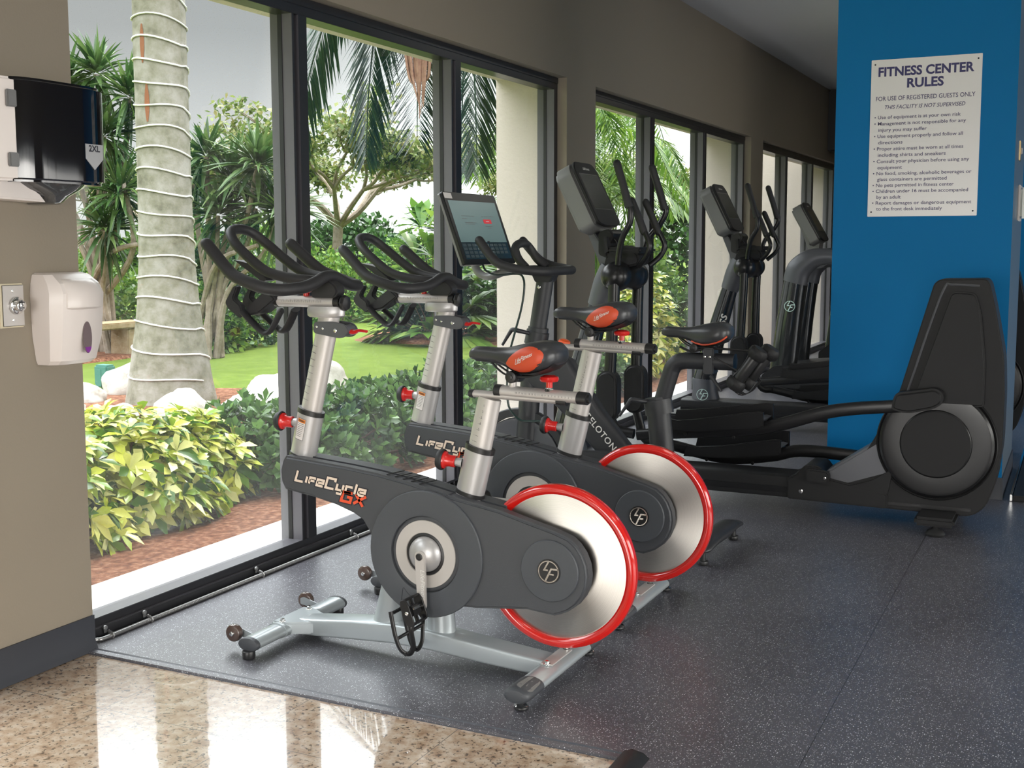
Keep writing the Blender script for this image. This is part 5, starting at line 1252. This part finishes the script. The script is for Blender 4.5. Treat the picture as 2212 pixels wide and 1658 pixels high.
    bm = new(); prism(bm, rpoly([(-1.00, 1.575), (-.93, 1.595), (-.90, 1.56), (-.93, 1.50), (-.94, 1.42), (-1.0, 1.44)], .02, 3), -.10, .10, 'y', .01); obj('control_pod', bm, M['ell2'], t, ang=40)
    bm = new(); box(bm, -.93, -.72, -.14, .14, 1.440, 1.475, .012); prism(bm, [(-.95, 1.53), (-.93, 1.535), (-.92, 1.45), (-.94, 1.44)], -.14, .14, 'y'); xf(bm, Matrix.Translation((0, 0, .01)))
    obj('accessory_tray', bm, M['ell'], t)
    bm = new(); tube(bm, [(-.94, -.05, 1.59), (-.93, -.055, 1.55), (-.90, -.05, 1.51), (-.91, -.04, 1.47)], .004, 8); obj('cable', bm, M['black'], t)
    return t
def console(t, top, bot):
    """tilted display housing: face from top (x, z) to bot (x, z), facing +x"""
    ct = Vector((top[0], 0, top[1])); cb = Vector((bot[0], 0, bot[1])); up_ = (ct - cb).normalized(); rt = Vector((0, 1, 0)); hh = (ct - cb).length / 2
    mm = place((ct + cb) / 2, rt, up_); W_ = .178
    bm = new(); prism(bm, rpoly([(-W_, -hh + .02), (-W_ * .55, -hh), (W_ * .55, -hh), (W_, -hh + .02), (W_, hh - .05), (W_ * .75, hh), (-W_ * .75, hh), (-W_, hh - .05)], .03, 4), -.140, -.012, 'z', .02, 3); xf(bm, mm); cs = obj('console', bm, M['ellc'], t, 'grey console housing', ang=30)
    bm = new(); prism(bm, rpoly([(-W_, -hh + .02), (-W_ * .55, -hh), (W_ * .55, -hh), (W_, -hh + .02), (W_, hh - .05), (W_ * .75, hh), (-W_ * .75, hh), (-W_, hh - .05)], .03, 4), -.015, .004, 'z', .004, 2); xf(bm, mm); obj('console_face', bm, M['ell'], cs, ang=30)
    bm = new(); prism(bm, rpoly([(-W_ * .78, -hh + .115), (W_ * .78, -hh + .115), (W_ * .78, hh - .085), (-W_ * .78, hh - .085)], .006, 3), .0042, .0052, 'z'); xf(bm, mm); obj('screen', bm, M['screen'], cs)
    bm = new(); prism(bm, rpoly([(-W_ * .82, -hh + .110), (W_ * .82, -hh + .110), (W_ * .82, hh - .078), (-W_ * .82, hh - .078)], .008, 3), .0038, .0046, 'z'); xf(bm, mm); obj('screen_surround', bm, M['ell2'], cs)
    b_ = text('LifeFitness', .024, .01, .3, 'CENTER'); xf(b_, mm @ Matrix.Translation((0, hh - .052, .0045))); obj('lettering', b_, M['lgrey'], cs)
    return cs
M['colg'] = mat('column_gloss', (.05, .053, .055), .15, metal=.6, coat=.5)
e1 = elliptical('nearest black elliptical trainer, its drive tower in front of the blue pillar', (-1.6, 6.6, 0))
dup(e1, (-1.6, 9.5, 0), 'second black elliptical trainer, half hidden behind the blue pillar')

# ================================================================ treadmills
t = thing('treadmill', 'black treadmill with arched console column beside the blue pillar edge', 'treadmill', (-1.6, 12.3, 0), group='treadmills in the far row')
bm = new(); prism(bm, rpoly([(-1.35, .03), (-1.35, .16), (-1.22, .26), (-.75, .30), (-.70, .24), (.75, .19), (.78, .03)], .02, 3), -.40, .40, 'y', .012); bs = obj('deck_base', bm, M['ell'], t, ang=30)
bm = new(); box(bm, -.68, .74, -.27, .27, .235, .262, .004); obj('belt', bm, M['ellg'], t)
for s in (-1, 1):
    bm = new(); prism(bm, rpoly([(-.74, .24), (-.74, .29), (.76, .235), (.76, .19)], .01, 2), s * .34 - .055, s * .34 + .055, 'y', .006); obj('side_rail', bm, M['ellg'], t, ang=30)
b_ = text('FlexDeck', .075, .02, 0, 'LEFT'); xf(b_, place((-.845, -.4015, .140), (1, 0, -.03), (0, 0, 1))); obj('lettering', b_, M['lgrey'], bs)
for s in (-1, 1):
    bm = new(); sec = []
    for x, z, a in ((-1.15, .20, .14), (-1.13, .40, .135), (-1.10, .70, .13), (-1.06, 1.00, .12), (-1.04, 1.14, .118)):
        sec.append([(x + math.cos(2 * PI * j / 28) * a, s * .29 + math.sin(2 * PI * j / 28) * .085, z) for j in range(28)])
    loft(bm, sec); cl_ = obj('column', bm, M['colg'], t)
    if s < 0:
        bm = new(); emblem(bm, (-1.075, s * .29 - .0855, .875), (1, 0, 0), (0.12, 0, 1), .055, .003); obj('badge', bm, M['mint'], cl_, 'pale green round badge')
    bm = new(); tube(bm, [(-1.045, s * .29, 1.11), (-1.01, s * .29, 1.24), (-.91, s * .29, 1.335), (-.78, s * .285, 1.375), (-.62, s * .28, 1.35), (-.42, s * .28, 1.22)], [.125, .125, .11, .085, .06, .035], 24, up=(0, 1, 0), ab=(1, .72)); obj('handrail', bm, M['ellg'], t)
bm = new(); sec = []
prism(bm, rpoly([(-1.06, 1.24), (-.95, 1.39), (-.72, 1.42), (-.66, 1.36), (-.78, 1.26)], .03, 4), -.29, .29, 'y', .012); obj('console_bridge', bm, M['ellg'], t, ang=30)
console(t, (-1.02, 1.925), (-.80, 1.535))
bm = new(); prism(bm, rpoly([(-1.10, 1.80), (-1.02, 1.60), (-.95, 1.42), (-.86, 1.40), (-.84, 1.56)], .02, 3), -.10, .10, 'y', .01); obj('neck', bm, M['ellc'], t, ang=30)
tm = t
dup(tm, (-1.6, 15.2, 0), 'farthest treadmill, only the edge of its console visible by the blue pillar')
# ================================================================ planting
class Leaves:
    def __init__(s, seed=0): s.v = []; s.f = []; s.r = random.Random(seed)
    def leaf(s, p, d, n, L, W, droop=.2, seg=2, fold=.25, wide=.5):
        """one leaf: base p, direction d, face normal n; folded along its midrib"""
        d = d.normalized(); sd = d.cross(n)
        if sd.length < 1e-4: sd = d.orthogonal()
        sd.normalize(); n = sd.cross(d).normalized(); b = len(s.v)
        s.v.append(p[:])
        for i in range(1, seg + 1):
            t = i / (seg + 1); c = p + d * (L * t) - Vector((0, 0, 1)) * (droop * L * t * t)
            w = W * .5 * math.sin(PI * min(1, t ** (math.log(.5) / math.log(wide)))) ** .8
            e = n * (fold * w)
            s.v.append((c + sd * w + e)[:]); s.v.append(c[:]); s.v.append((c - sd * w + e)[:])
        tip = p + d * L - Vector((0, 0, 1)) * (droop * L); s.v.append(tip[:])
        k = b + 1
        s.f += [(b, k, k + 1), (b, k + 1, k + 2)]
        for i in range(seg - 1):
            q = k + 3 * i; s.f += [(q, q + 3, q + 4, q + 1), (q + 1, q + 4, q + 5, q + 2)]
        q = k + 3 * (seg - 1); e_ = len(s.v) - 1; s.f += [(q, e_, q + 1), (q + 1, e_, q + 2)]
    def rvec(s):
        while True:
            q = Vector((s.r.uniform(-1, 1), s.r.uniform(-1, 1), s.r.uniform(-1, 1)))
            if .05 < q.length < 1: return q.normalized()
    def whorl(s, p, ax, n, L, W, spread=1.1, droop=.3, seg=2, wide=.6):
        ax = ax.normalized(); o = ax.orthogonal().normalized(); o2 = ax.cross(o); a0 = s.r.uniform(0, 6.28)
        for i in range(n):
            a = a0 + 2 * PI * i / n + s.r.uniform(-.25, .25); h = o * math.cos(a) + o2 * math.sin(a); sp_ = spread * s.r.uniform(.75, 1.15)
            d = ax * math.cos(sp_) + h * math.sin(sp_); s.leaf(p, d, ax, L * s.r.uniform(.75, 1.15), W * s.r.uniform(.8, 1.15), droop, seg, .25, wide)
    def build(s, name, m_, parent=None, label=None, kind=None):
        me = bpy.data.meshes.new(name); me.from_pydata(s.v, [], s.f); me.materials.append(m_)
        me.polygons.foreach_set('use_smooth', [True] * len(me.polygons))
        o = bpy.data.objects.new(name, me); COL.objects.link(o)
        if parent: o.parent = parent
        if label: o['label'] = label
        if kind: o['kind'] = kind
        return o
UPV = Vector((0, 0, 1))
def shrub(name, label, cat, loc, size, nclump, mt, style, L, W, seed, group=None, stems=6, squash=.0, twiggy=0):
    """bush: leaf clumps spread over a lumpy dome, on forked stems"""
    t = thing(name, label, cat, loc, group=group); lv = Leaves(seed); rnd = lv.r; sx, sy, sz = size
    tips = []
    for i in range(nclump):
        a = rnd.uniform(0, 2 * PI); u = rnd.uniform(-.15, 1); rr = math.sqrt(max(0, 1 - max(0, u) ** 2)); q = rnd.uniform(.55, 1.0) ** .5
        lump = 1 + .18 * noise.noise(Vector((math.cos(a) * 2 + seed, math.sin(a) * 2, u * 2)))
        p = Vector((math.cos(a) * rr * sx * q * lump, math.sin(a) * rr * sy * q * lump, .12 * sz + max(-.1, u) * sz * .86 * q * lump + .02))
        if p.z < .05: p.z = rnd.uniform(.05, .2)
        ax = (Vector((p.x / sx, p.y / sy, .2 + .9 * max(0, u))).normalized() + lv.rvec() * .45 + UPV * .35); tips.append((p, ax))
        if style == 'whorl': lv.whorl(p, ax, 7, L, W, 1.15, .30, 2, .62)
        elif style == 'rosette':
            lv.whorl(p, ax, 5, L, W, .65, .02, 2, .68); lv.whorl(p - ax.normalized() * L * .35, ax, 5, L, W, 1.05, .05, 2, .68)
        elif style == 'fine':
            for k in range(7):
                dd = (ax.normalized() + lv.rvec() * 1.1); lv.leaf(p + lv.rvec() * L * 1.2, dd, lv.rvec() + UPV * .6, L * rnd.uniform(.6, 1.2), W * rnd.uniform(.7, 1.2), .15, 1, .2, .5)
        elif style == 'big':
            d = ax.normalized() + lv.rvec() * .3; s0 = p * .3; s0.z = p.z * .5
            side = d.cross(UPV).normalized(); n_ = 9
            for k in range(-n_ // 2, n_ // 2 + 1):   # deeply lobed leaf: fan of fingers
                a_ = k / n_ * 2.7; dd = d * math.cos(a_) + side * math.sin(a_); lv.leaf(p, dd, UPV + d * .2, L * (1 - .25 * abs(a_)), W, .35, 2, .1, .55)
    lv.build('foliage', mt, t)
    bm = new()
    for i in range(stems):
        p, ax = tips[rnd.randrange(len(tips))]; b0 = Vector((rnd.uniform(-.15, .15) * sx, rnd.uniform(-.15, .15) * sy, 0)); m1 = b0 * .6 + p * .35; m1.z = p.z * .45
        tube(bm, [b0, m1, p], [.016 * (1 + sz * .4), .010, .005], 6, k=3)
    for i in range(twiggy):
        a = rnd.uniform(0, 2 * PI); r1 = rnd.uniform(.5, 1.0)
        b0 = Vector((math.cos(a) * sx * .3, math.sin(a) * sy * .3, 0)); e_ = Vector((math.cos(a) * sx * r1 * 1.02, math.sin(a) * sy * r1 * 1.02, rnd.uniform(.15, .75) * sz))
        tube(bm, [b0, (b0 + e_) * .5 + lv.rvec() * .15, e_], [.02, .012, .005], 5, k=3)
    obj('stems', bm, M['twig'], t)
    return t
def frond(lv, pts, Lf, n=34, W=.035, hang=.75, base=.12, stiff=0):
    """feather frond: leaflets both sides of the rachis, drooping with gravity"""
    P = crom(pts, 8); m_ = len(P) - 1
    for i in range(n):
        t = base + (1 - base) * i / (n - 1); a = t * m_; j = min(int(a), m_ - 1); f = a - j; p = P[j] * (1 - f) + P[j + 1] * f; tg = (P[j + 1] - P[j]).normalized()
        sd = tg.cross(UPV)
        if sd.length < .15: sd = (P[-1] - P[0]).cross(UPV)
        if sd.length < .05: sd = Vector((1, 0, 0))
        sd.normalize(); l = Lf * (math.sin(PI * (.12 + .80 * t)) ** .7) * lv.r.uniform(.85, 1.1)
        for s in (-1, 1):
            d = sd * s * (1 - hang * .45) + tg * .55 - UPV * hang * lv.r.uniform(.5, 1.0) * (1 - stiff) + lv.rvec() * .10
            lv.leaf(p, d, UPV + sd * s * .3 + tg * .2, l, W, .25 * hang, 2, .3, .4)
def rachis(bm, pts, r0=.02, r1=.005): tube(bm, pts, [r0 + (r1 - r0) * i / (len(pts) - 1) for i in range(len(pts))], 6, k=5)

# ---- planting bed along the windows
G1 = 'yellow variegated shrubs under the first window'
vs = [((-4.95, 3.25), (.62, .60, .58), 'yellow-green variegated shrub nearest the near pillar'), ((-4.95, 4.15), (.62, .62, .62), 'yellow-green variegated shrub in front of the wired palm trunk'), ((-4.95, 4.95), (.58, .56, .60), 'yellow-green variegated shrub in the middle of the first window'), ((-5.0, 5.55), (.45, .42, .50), 'yellow-green variegated shrub touching the dark green hedge')]
for i, ((x, y), sz, lab) in enumerate(vs): shrub('variegated_shrub', lab, 'shrub', (x, y, -.04), sz, 300, M['lf_var'], 'whorl', .135, .056, 11 + i, G1, 14)
for i, (y, lab) in enumerate(((6.2, 'dark glossy hedge plant right of the yellow shrubs'), (6.95, 'dark glossy hedge plant behind the first front post'), (7.75, 'dark glossy hedge plant between the two front posts'), (8.6, 'dark glossy hedge plant left of the outside pilaster'), (9.5, 'dark glossy hedge plant behind the outside pilaster'), (10.4, 'dark glossy hedge plant at the start of the second window bay'), (11.3, 'dark glossy hedge plant low in the second window bay'))):
    shrub('hedge_plant', lab, 'shrub', (-4.76, y, -.04), (.66, .52, .50), 300, M['lf_grey'], 'rosette', .095, .050, 31 + i, 'dark glossy hedge plants along the windows', 12)
for i, ((x, y, h), lab) in enumerate((((-4.95, 12.5, .95), 'tall yellow variegated shrub in the second window bay'), ((-5.0, 13.7, 1.25), 'tallest yellow variegated shrub behind the elliptical handles'))):
    shrub('variegated_shrub', lab, 'shrub', (x, y, -.04), (.62, .70, h), 300, M['lf_var'], 'whorl', .13, .05, 51 + i, 'taller variegated shrubs in the second bay', 12)
shrub('hedge_plant', 'dark glossy hedge plant near the far window bay', 'shrub', (-4.95, 15.6, -.04), (.7, 1.0, .9), 300, M['lf_grey'], 'rosette', .12, .06, 60)

# ---- royal palm wrapped with wire
t = thing('palm_tree', 'thick pale palm trunk spirally wrapped with white wire', 'palm tree', (-8.10, 8.90, -.05))
prof = [(-.02, .60), (.08, .575), (.25, .53), (.45, .495), (.75, .43), (1.0, .395), (1.4, .355), (2.0, .340), (2.8, .335), (3.8, .330), (5.0, .31), (6.2, .26)]
prof = [(z_, r__ * .75) for z_, r__ in prof]
def tr_r(z):
    for i in range(len(prof) - 1):
        if prof[i + 1][0] >= z: a, b = prof[i], prof[i + 1]; f = (z - a[0]) / (b[0] - a[0]); return a[1] + (b[1] - a[1]) * f
    return prof[-1][1]
bm = new(); sec = []
for i in range(63):
    z = i * .1; r_ = tr_r(z); sec.append([(math.cos(2 * PI * j / 40) * r_ * (1 + .015 * noise.noise(Vector((math.cos(j * .157) * 2, math.sin(j * .157) * 2, z * 1.5)))), math.sin(2 * PI * j / 40) * r_, z + .0) for j in range(40)])
loft(bm, sec); obj('trunk', bm, M['trunk'], t, ang=80)
bm = new(); pts = []
zr = .20
while zr < 5.2:
    pitch = .205 if zr > .8 else .26
    for k in range(24):
        a = 2 * PI * k / 24; z = zr + pitch * k / 24 + .018 * math.sin(a * 2 + zr * 5) + .03 * math.cos(a - .6)
        r_ = tr_r(z) + .010; pts.append((math.cos(-a) * r_, math.sin(-a) * r_, z))
    zr += pitch
tube(bm, pts, .0085, 6, k=1, smooth=False); obj('wire', bm, M['wire'], t, 'white wire spiral')
for z0, an in ((3.45, -88), (2.90, -80)):
    bm = new(); rows = []
    for k in range(7):
        zz = z0 + (k - 3) * .06; wv = .028 * math.sin(PI * (k + .3) / 6.6) + .006
        rows.append([bm.verts.new((math.cos(R(an) + q * wv / .33) * (tr_r(zz) + .004), math.sin(R(an) + q * wv / .33) * (tr_r(zz) + .004), zz)) for q in (-1, -.3, .3, 1)])
    for k in range(6):
        for q in range(3): bm.faces.new([rows[k][q], rows[k][q + 1], rows[k + 1][q + 1], rows[k + 1][q]])
    obj('rust_stain', bm, M['rust'], t, 'rust-brown stain')
lv = Leaves(5); bm = new()
for i in range(12):
    a = 2 * PI * i / 12; c_, s_ = math.cos(a), math.sin(a); P = [(0, 0, 6.1), (c_ * .8, s_ * .8, 7.0), (c_ * 1.8, s_ * 1.8, 7.0), (c_ * 2.6, s_ * 2.6, 6.1)]; frond(lv, P, .6, 30, .05); rachis(bm, P, .03)
lv.build('fronds', M['lf_palm'], t); obj('frond_stalks', bm, M['lf_palm'], t)

# ---- palm whose fronds hang into the second and third window
t = thing('palm_tree', 'feathery palm hanging its fronds into the middle window', 'palm tree', (-6.73, 12.05, -.05))
bm = new(); tube(bm, [(0, 0, 0), (.02, 0, 1.5), (0, .02, 3.2), (0, 0, 5.0)], [.14, .10, .10, .13], 16); obj('trunk', bm, M['trunk'], t)
lv = Leaves(8); bm = new(); C = Vector((0, 0, 5.0))
FR = [[(-.45, 0, 4.95), (-.85, .0, 4.35), (-1.02, 0, 3.5), (-1.10, .02, 2.62)], [(-.50, -.25, 5.0), (-1.20, -.40, 4.4), (-1.58, -.45, 3.5), (-1.68, -.5, 2.75)], [(-.30, .3, 4.95), (-.52, .4, 4.3), (-.62, .45, 3.5), (-.64, .45, 2.85)],
      [(.28, -.1, 4.9), (.42, -.15, 4.2), (.50, -.2, 3.3), (.52, -.2, 2.45)], [(.15, .1, 4.8), (.16, .2, 4.1), (.10, .25, 3.3), (.06, .25, 2.5)], [(.5, .3, 5.0), (.95, .4, 4.4), (1.15, .4, 3.6), (1.22, .4, 3.0)],
      [(.2, .8, 5.4), (.3, 1.8, 5.2), (.4, 2.5, 4.4), (.4, 2.7, 3.6)], [(-.4, .9, 5.4), (-.9, 1.8, 5.0), (-1.3, 2.2, 4.2), (-1.5, 2.4, 3.4)], [(.1, -.9, 5.5), (.2, -1.7, 5.3), (.2, -2.3, 4.6), (.2, -2.6, 4.3)]]
for f in FR:
    P = [C] + [Vector(q) for q in f]; frond(lv, P, .84, 84, .034, .52, .18); rachis(bm, P, .022)
lv.build('fronds', M['lf_palm'], t); obj('frond_stalks', bm, M['lf_palm'], t)
bm = new(); rr = random.Random(4)
for k in range(15):
    o = (k - 7) / 7; e_ = rr.uniform(2.75, 3.25) + abs(o) * .5; tube(bm, [(-.30 + o * .06, -.12, 4.6), (-.28 + o * .16, -.12 + rr.uniform(-.03, .03), 4.0), (-.26 + o * .13, -.14 + rr.uniform(-.03, .03), 3.5), (-.24 + o * .05 + rr.uniform(-.02, .02), -.14, e_)], [.02, .022, .018, .004], 5)
obj('dead_sheath', bm, M['spathe'], t, 'brown dead frond sheath')

# ---- screw pines on tan stilted branches
def screw_pine(label, loc, heads, seed, ext=()):
    t = thing('screw_pine', label, 'tree', loc, group='screw pines beyond the lawn'); lv = Leaves(seed); bm = new(); rnd = lv.r
    for (hx, hy, hz, r_) in heads:
        h = Vector((hx, hy, hz)); b0 = Vector((rnd.uniform(-.2, .2), rnd.uniform(-.2, .2), 0)); m1 = Vector((hx * .25, hy * .25, hz * .45)); m2 = Vector((hx * .75, hy * .75, hz * .72)); tube(bm, [b0, m1, m2, h], [.055, .042, .035, .03], 8, k=5)
        ax = (Vector((hx, hy, hz * .8)).normalized() + UPV * .8).normalized()
        for k in range(100):
            d = (ax * rnd.uniform(-.25, 1.25) + lv.rvec() * 1.0).normalized(); n_ = ax if abs(d.dot(ax)) < .95 else lv.rvec()
            lv.leaf(h + d * .05, d, n_, r_ * rnd.uniform(.8, 1.25), .072, rnd.uniform(.05, .45), 3, .5, .30)
    for pth in ext: tube(bm, pth, [.045, .04, .03], 8, k=5)
    lv.build('foliage', M['lf_pand'], t); obj('branches', bm, M['bark'], t)
    return t
screw_pine('spiky screw pine left of the wired palm, with tan branches', (-12.6, 12.5, -.05),
           [(-.55, 0, 3.75, .75), (-.05, .1, 3.95, .70), (.55, .1, 3.6, .75), (.35, -.2, 3.05, .65), (-.5, -.3, 2.7, .6), (.7, -.3, 2.25, .7), (.1, .2, 2.55, .6), (-.9, .1, 3.2, .7), (.5, -.4, 1.75, .55)], 71,
           ext=([(-.3, 0, .9), (.5, -.3, 1.45), (1.3, -.4, 1.6)], [(0, 0, .8), (.9, -.3, 1.5), (.75, -.3, 2.5)], [(0, 0, 1.0), (-.2, 0, 1.6), (-.9, .1, 2.0)]))
screw_pine('spiky screw pine right of the wired palm', (-10.9, 12.8, -.05),
           [(.45, 0, 2.45, .72), (.95, -.1, 2.60, .70), (.1, -.1, 2.75, .55), (.75, .1, 2.05, .65), (.35, -.2, 1.95, .6), (1.25, 0, 2.0, .62), (-.4, .2, 2.4, .6)], 72,
           ext=([(-.2, 0, .5), (.3, -.2, 1.3), (1.0, -.2, 1.55)],))

# ---- shrubs beyond the lawn
far = [
    ((-14.2, 13.4), (1.5, 1.2, 1.7), 'lf_mid', 'fine', 'bush with bare brown twigs behind the stone bench', 30), ((-12.3, 14.6), (1.1, 1.0, 1.75), 'lf_dark', 'fine', 'dark bush right behind the wired palm trunk', 24),
    ((-11.75, 13.7), (.62, .60, .85), 'lf_mid', 'fine', 'small bush on the mulch right of the wired palm', 6), ((-13.9, 17.8), (1.4, 1.3, 2.1), 'lf_mid', 'fine', 'green bush behind the left handlebar grips', 4),
    ((-16.4, 21.5), (1.9, 1.8, 1.9), 'lf_mid', 'fine', 'light green bush left of the bare tree trunk', 4), ((-14.0, 20.5), (1.3, 1.3, 1.35), 'lf_mid', 'fine', 'yellow-green bush in front of the bare tree trunk', 4),
    ((-12.6, 21.0), (1.3, 1.3, 1.8), 'lf_mid', 'fine', 'yellow-green bush right of the bare tree trunk', 4), ((-9.75, 17.4), (1.05, .9, 1.15), 'lf_dark', 'fine', 'dark rounded bush behind the second cycle handlebar', 4),
    ((-8.35, 18.0), (1.0, .9, 1.5), 'lf_dark', 'fine', 'dark bush behind the touch screen', 4), ((-6.9, 18.6), (1.0, 1.0, 1.8), 'lf_mid', 'fine', 'bush left of the outside pilaster', 4),
    ((-11.2, 22.5), (1.5, 1.3, 2.2), 'lf_dark', 'fine', 'tall dark bush behind the large cut-leaf plant', 4)]
for i, ((x, y), sz, mk, st, lab, tw) in enumerate(far):
    shrub('bush', lab, 'bush', (x, y, -.06), (sz[0] * .86, sz[1] * .86, sz[2]), 620, M[mk], st, .13, .07, 91 + i, 'bushes beyond the lawn', 8, twiggy=tw)
for i, (x, y, h, lab) in enumerate(((-25, 27.5, 2.1, 'far hedge left of the palm trunk'), (-20.5, 30.5, 2.3, 'far hedge between palm trunk and first mullion'), (-15.8, 33, 2.5, 'far hedge behind the bare tree'), (-10.8, 35, 2.8, 'far hedge behind the middle window'), (-5.6, 36, 3.0, 'far hedge toward the third window'), (-29.5, 24, 2.2, 'far hedge at the left behind the screw pine'))):
    shrub('far_hedge', lab, 'hedge', (x, y, -.06), (2.5, 1.5, h), 800, M['lf_dark' if i % 2 else 'lf_mid'], 'fine', .26, .16, 120 + i, 'distant hedges closing the garden', 4)
shrub('cut_leaf_plant', 'large bright plant with deeply cut leaves behind the second handlebar', 'plant', (-9.3, 16.3, -.06), (.75, .6, 2.35), 40, M['lf_mid'], 'big', .78, .17, 141, None, 14)

# ---- arching cane palms in the second and third window bays
for i, (x, y, h, n_, lab) in enumerate(((-6.4, 15.0, 3.3, 20, 'bushy cane palm filling the second window bay'), (-7.0, 17.8, 3.6, 16, 'cane palm in the far window bay'), (-8.2, 22.5, 4.2, 18, 'tall cane palm behind the elliptical handles'))):
    t = thing('cane_palm', lab, 'palm', (x, y, -.06)); lv = Leaves(150 + i); bm = new()
    for k in range(n_):
        a = 2 * PI * k / n_ + lv.r.uniform(-.2, .2); o = lv.r.uniform(.5, 1.25); c_, s_ = math.cos(a), math.sin(a); hh = h * lv.r.uniform(.6, 1.1)
        P = [Vector((c_ * .08, s_ * .08, 0)), Vector((c_ * .15, s_ * .15, hh * .5)), Vector((c_ * .5 * o, s_ * .5 * o, hh * .95)), Vector((c_ * 1.1 * o, s_ * 1.1 * o, hh * .98)), Vector((c_ * 1.6 * o, s_ * 1.6 * o, hh * .72))]
        frond(lv, P, .48, 40, .036, .4, .40); rachis(bm, P, .018)
    lv.build('fronds', M['lf_mid'], t); obj('canes', bm, M['lf_mid'], t)

# ---- spreading tree behind the lawn
t = thing('shade_tree', 'spreading tree with pale forked trunk seen through the middle window', 'tree', (-16.4, 24.0, -.06)); bm = new(); lv = Leaves(200); rnd = lv.r; ends = []
def branch(p, d, L, r_, depth):
    q = p + d * L; mid = (p + q) / 2 + lv.rvec() * L * .08
    tube(bm, [p, mid, q], [r_, r_ * .85, r_ * .68], 7, k=3)
    if depth == 0: ends.append(q); return
    for k in range(3 if depth > 1 else 3):
        nd = (d * .8 + lv.rvec() * .75 + Vector((d.x, d.y, 0)) * .5); nd.z = abs(nd.z) * .45 + .12; branch(q, nd.normalized(), L * rnd.uniform(.62, .82), r_ * .62, depth - 1)
    if depth < 3: ends.append(q)
tube(bm, [(0, 0, 0), (-.06, 0, 1.0), (.0, 0, 2.05)], [.15, .12, .12], 12)
for a in (10, 75, 130, 185, 240, 300, 340): branch(Vector((0, 0, 2.0)), Vector((math.cos(R(a)) * .9, math.sin(R(a)) * .9, .75)).normalized(), 1.35, .075, 3)
obj('branches', bm, M['bark'], t)
for e_ in ends:
    for k in range(42):
        o = lv.rvec(); o.z *= .35; p = e_ + o * rnd.uniform(.1, .75) + UPV * .1
        lv.leaf(p, lv.rvec() + UPV * .1, UPV + lv.rvec() * .5, .17, .10, .1, 1, .15, .5)
lv.build('foliage', M['lf_tree'], t)
t2 = dup(t, (-25.5, 27.5, -.06), 'spreading tree at the right edge of the first window', R(70))
t3 = dup(t, (-14.5, 35.0, -.06), 'spreading tree farther back toward the third window', R(160))

# ---- stone bench, utility box, boulders
t = thing('stone_bench', 'tan stone bench at the left beyond the lawn', 'bench', (-12.2, 12.1, -.05))
bm = new(); prism(bm, rpoly([(-.75, .40), (.72, .40), (.75, .44), (.72, .49), (-.75, .49)], .02, 3), -.22, .22, 'x', .02); obj('seat_slab', bm, M['stone'], t)
for y in (-.45, .42):
    bm = new(); prism(bm, rpoly([(y - .14, 0), (y + .14, 0), (y + .12, .40), (y - .12, .40)], .03, 3), -.17, .17, 'x', .015); obj('leg', bm, M['stone'], t)
t = thing('utility_box', 'small green utility box on the lawn left of the wired palm', 'utility box', (-9.58, 9.5, -.05))
bm = new(); box(bm, -.10, .10, -.07, .07, .03, .26, .02); obj('cover', bm, M['boxgreen'], t)
bm = new(); box(bm, -.07, .02, -.075, -.062, .02, .22, .01); box(bm, -.03, .03, -.03, .03, 0, .05); obj('front_panel', bm, M['boxgreen'], t)
BL = [(-8.85, 8.50, .22, .15, 'pale boulder just right of the near pillar'), (-8.95, 9.25, .30, .24, 'white boulder left of the wired palm base'), (-7.30, 9.45, .30, .20, 'tan-sided boulder right of the wired palm base'), (-7.0, 9.85, .34, .30, 'tall pale boulder near the first mullion'), (-6.80, 8.80, .46, .17, 'broad white boulder before the first mullion'),
      (-6.95, 7.75, .26, .24, 'grey-white boulder in front of the wired palm'), (-7.15, 7.20, .24, .18, 'low grey boulder half behind the yellow shrub'), (-7.85, 6.95, .34, .20, 'pinkish boulder low beside the near pillar'), (-8.35, 7.65, .26, .16, 'white boulder left behind the yellow shrub'),
      (-5.65, 11.9, .3, .26, 'white boulder in the second window bay'), (-5.7, 12.8, .28, .24, 'white boulder behind the screen bike seat post')]
for i, (x, y, r_, h, lab) in enumerate(BL):
    bm = new(); bmesh.ops.create_icosphere(bm, subdivisions=4, radius=1)
    for v in bm.verts:
        n_ = 1 + .22 * noise.noise(v.co * 1.3 + Vector((i * 3.1, 0, 0))) + .07 * noise.noise(v.co * 4 + Vector((0, i, 0)))
        v.co = Vector((v.co.x * r_ * n_, v.co.y * r_ * n_ * .8, max(-.06, v.co.z * h * n_ + h * .35)))
    bmesh.ops.rotate(bm, verts=bm.verts, cent=(0, 0, 0), matrix=Matrix.Rotation(i * .9, 3, 'Z'))
    o = obj('boulder', bm, M['rock'], ang=60); o.location = (x, y, -.05); tag(o, lab, 'boulder', 'pale boulders around the garden bed')
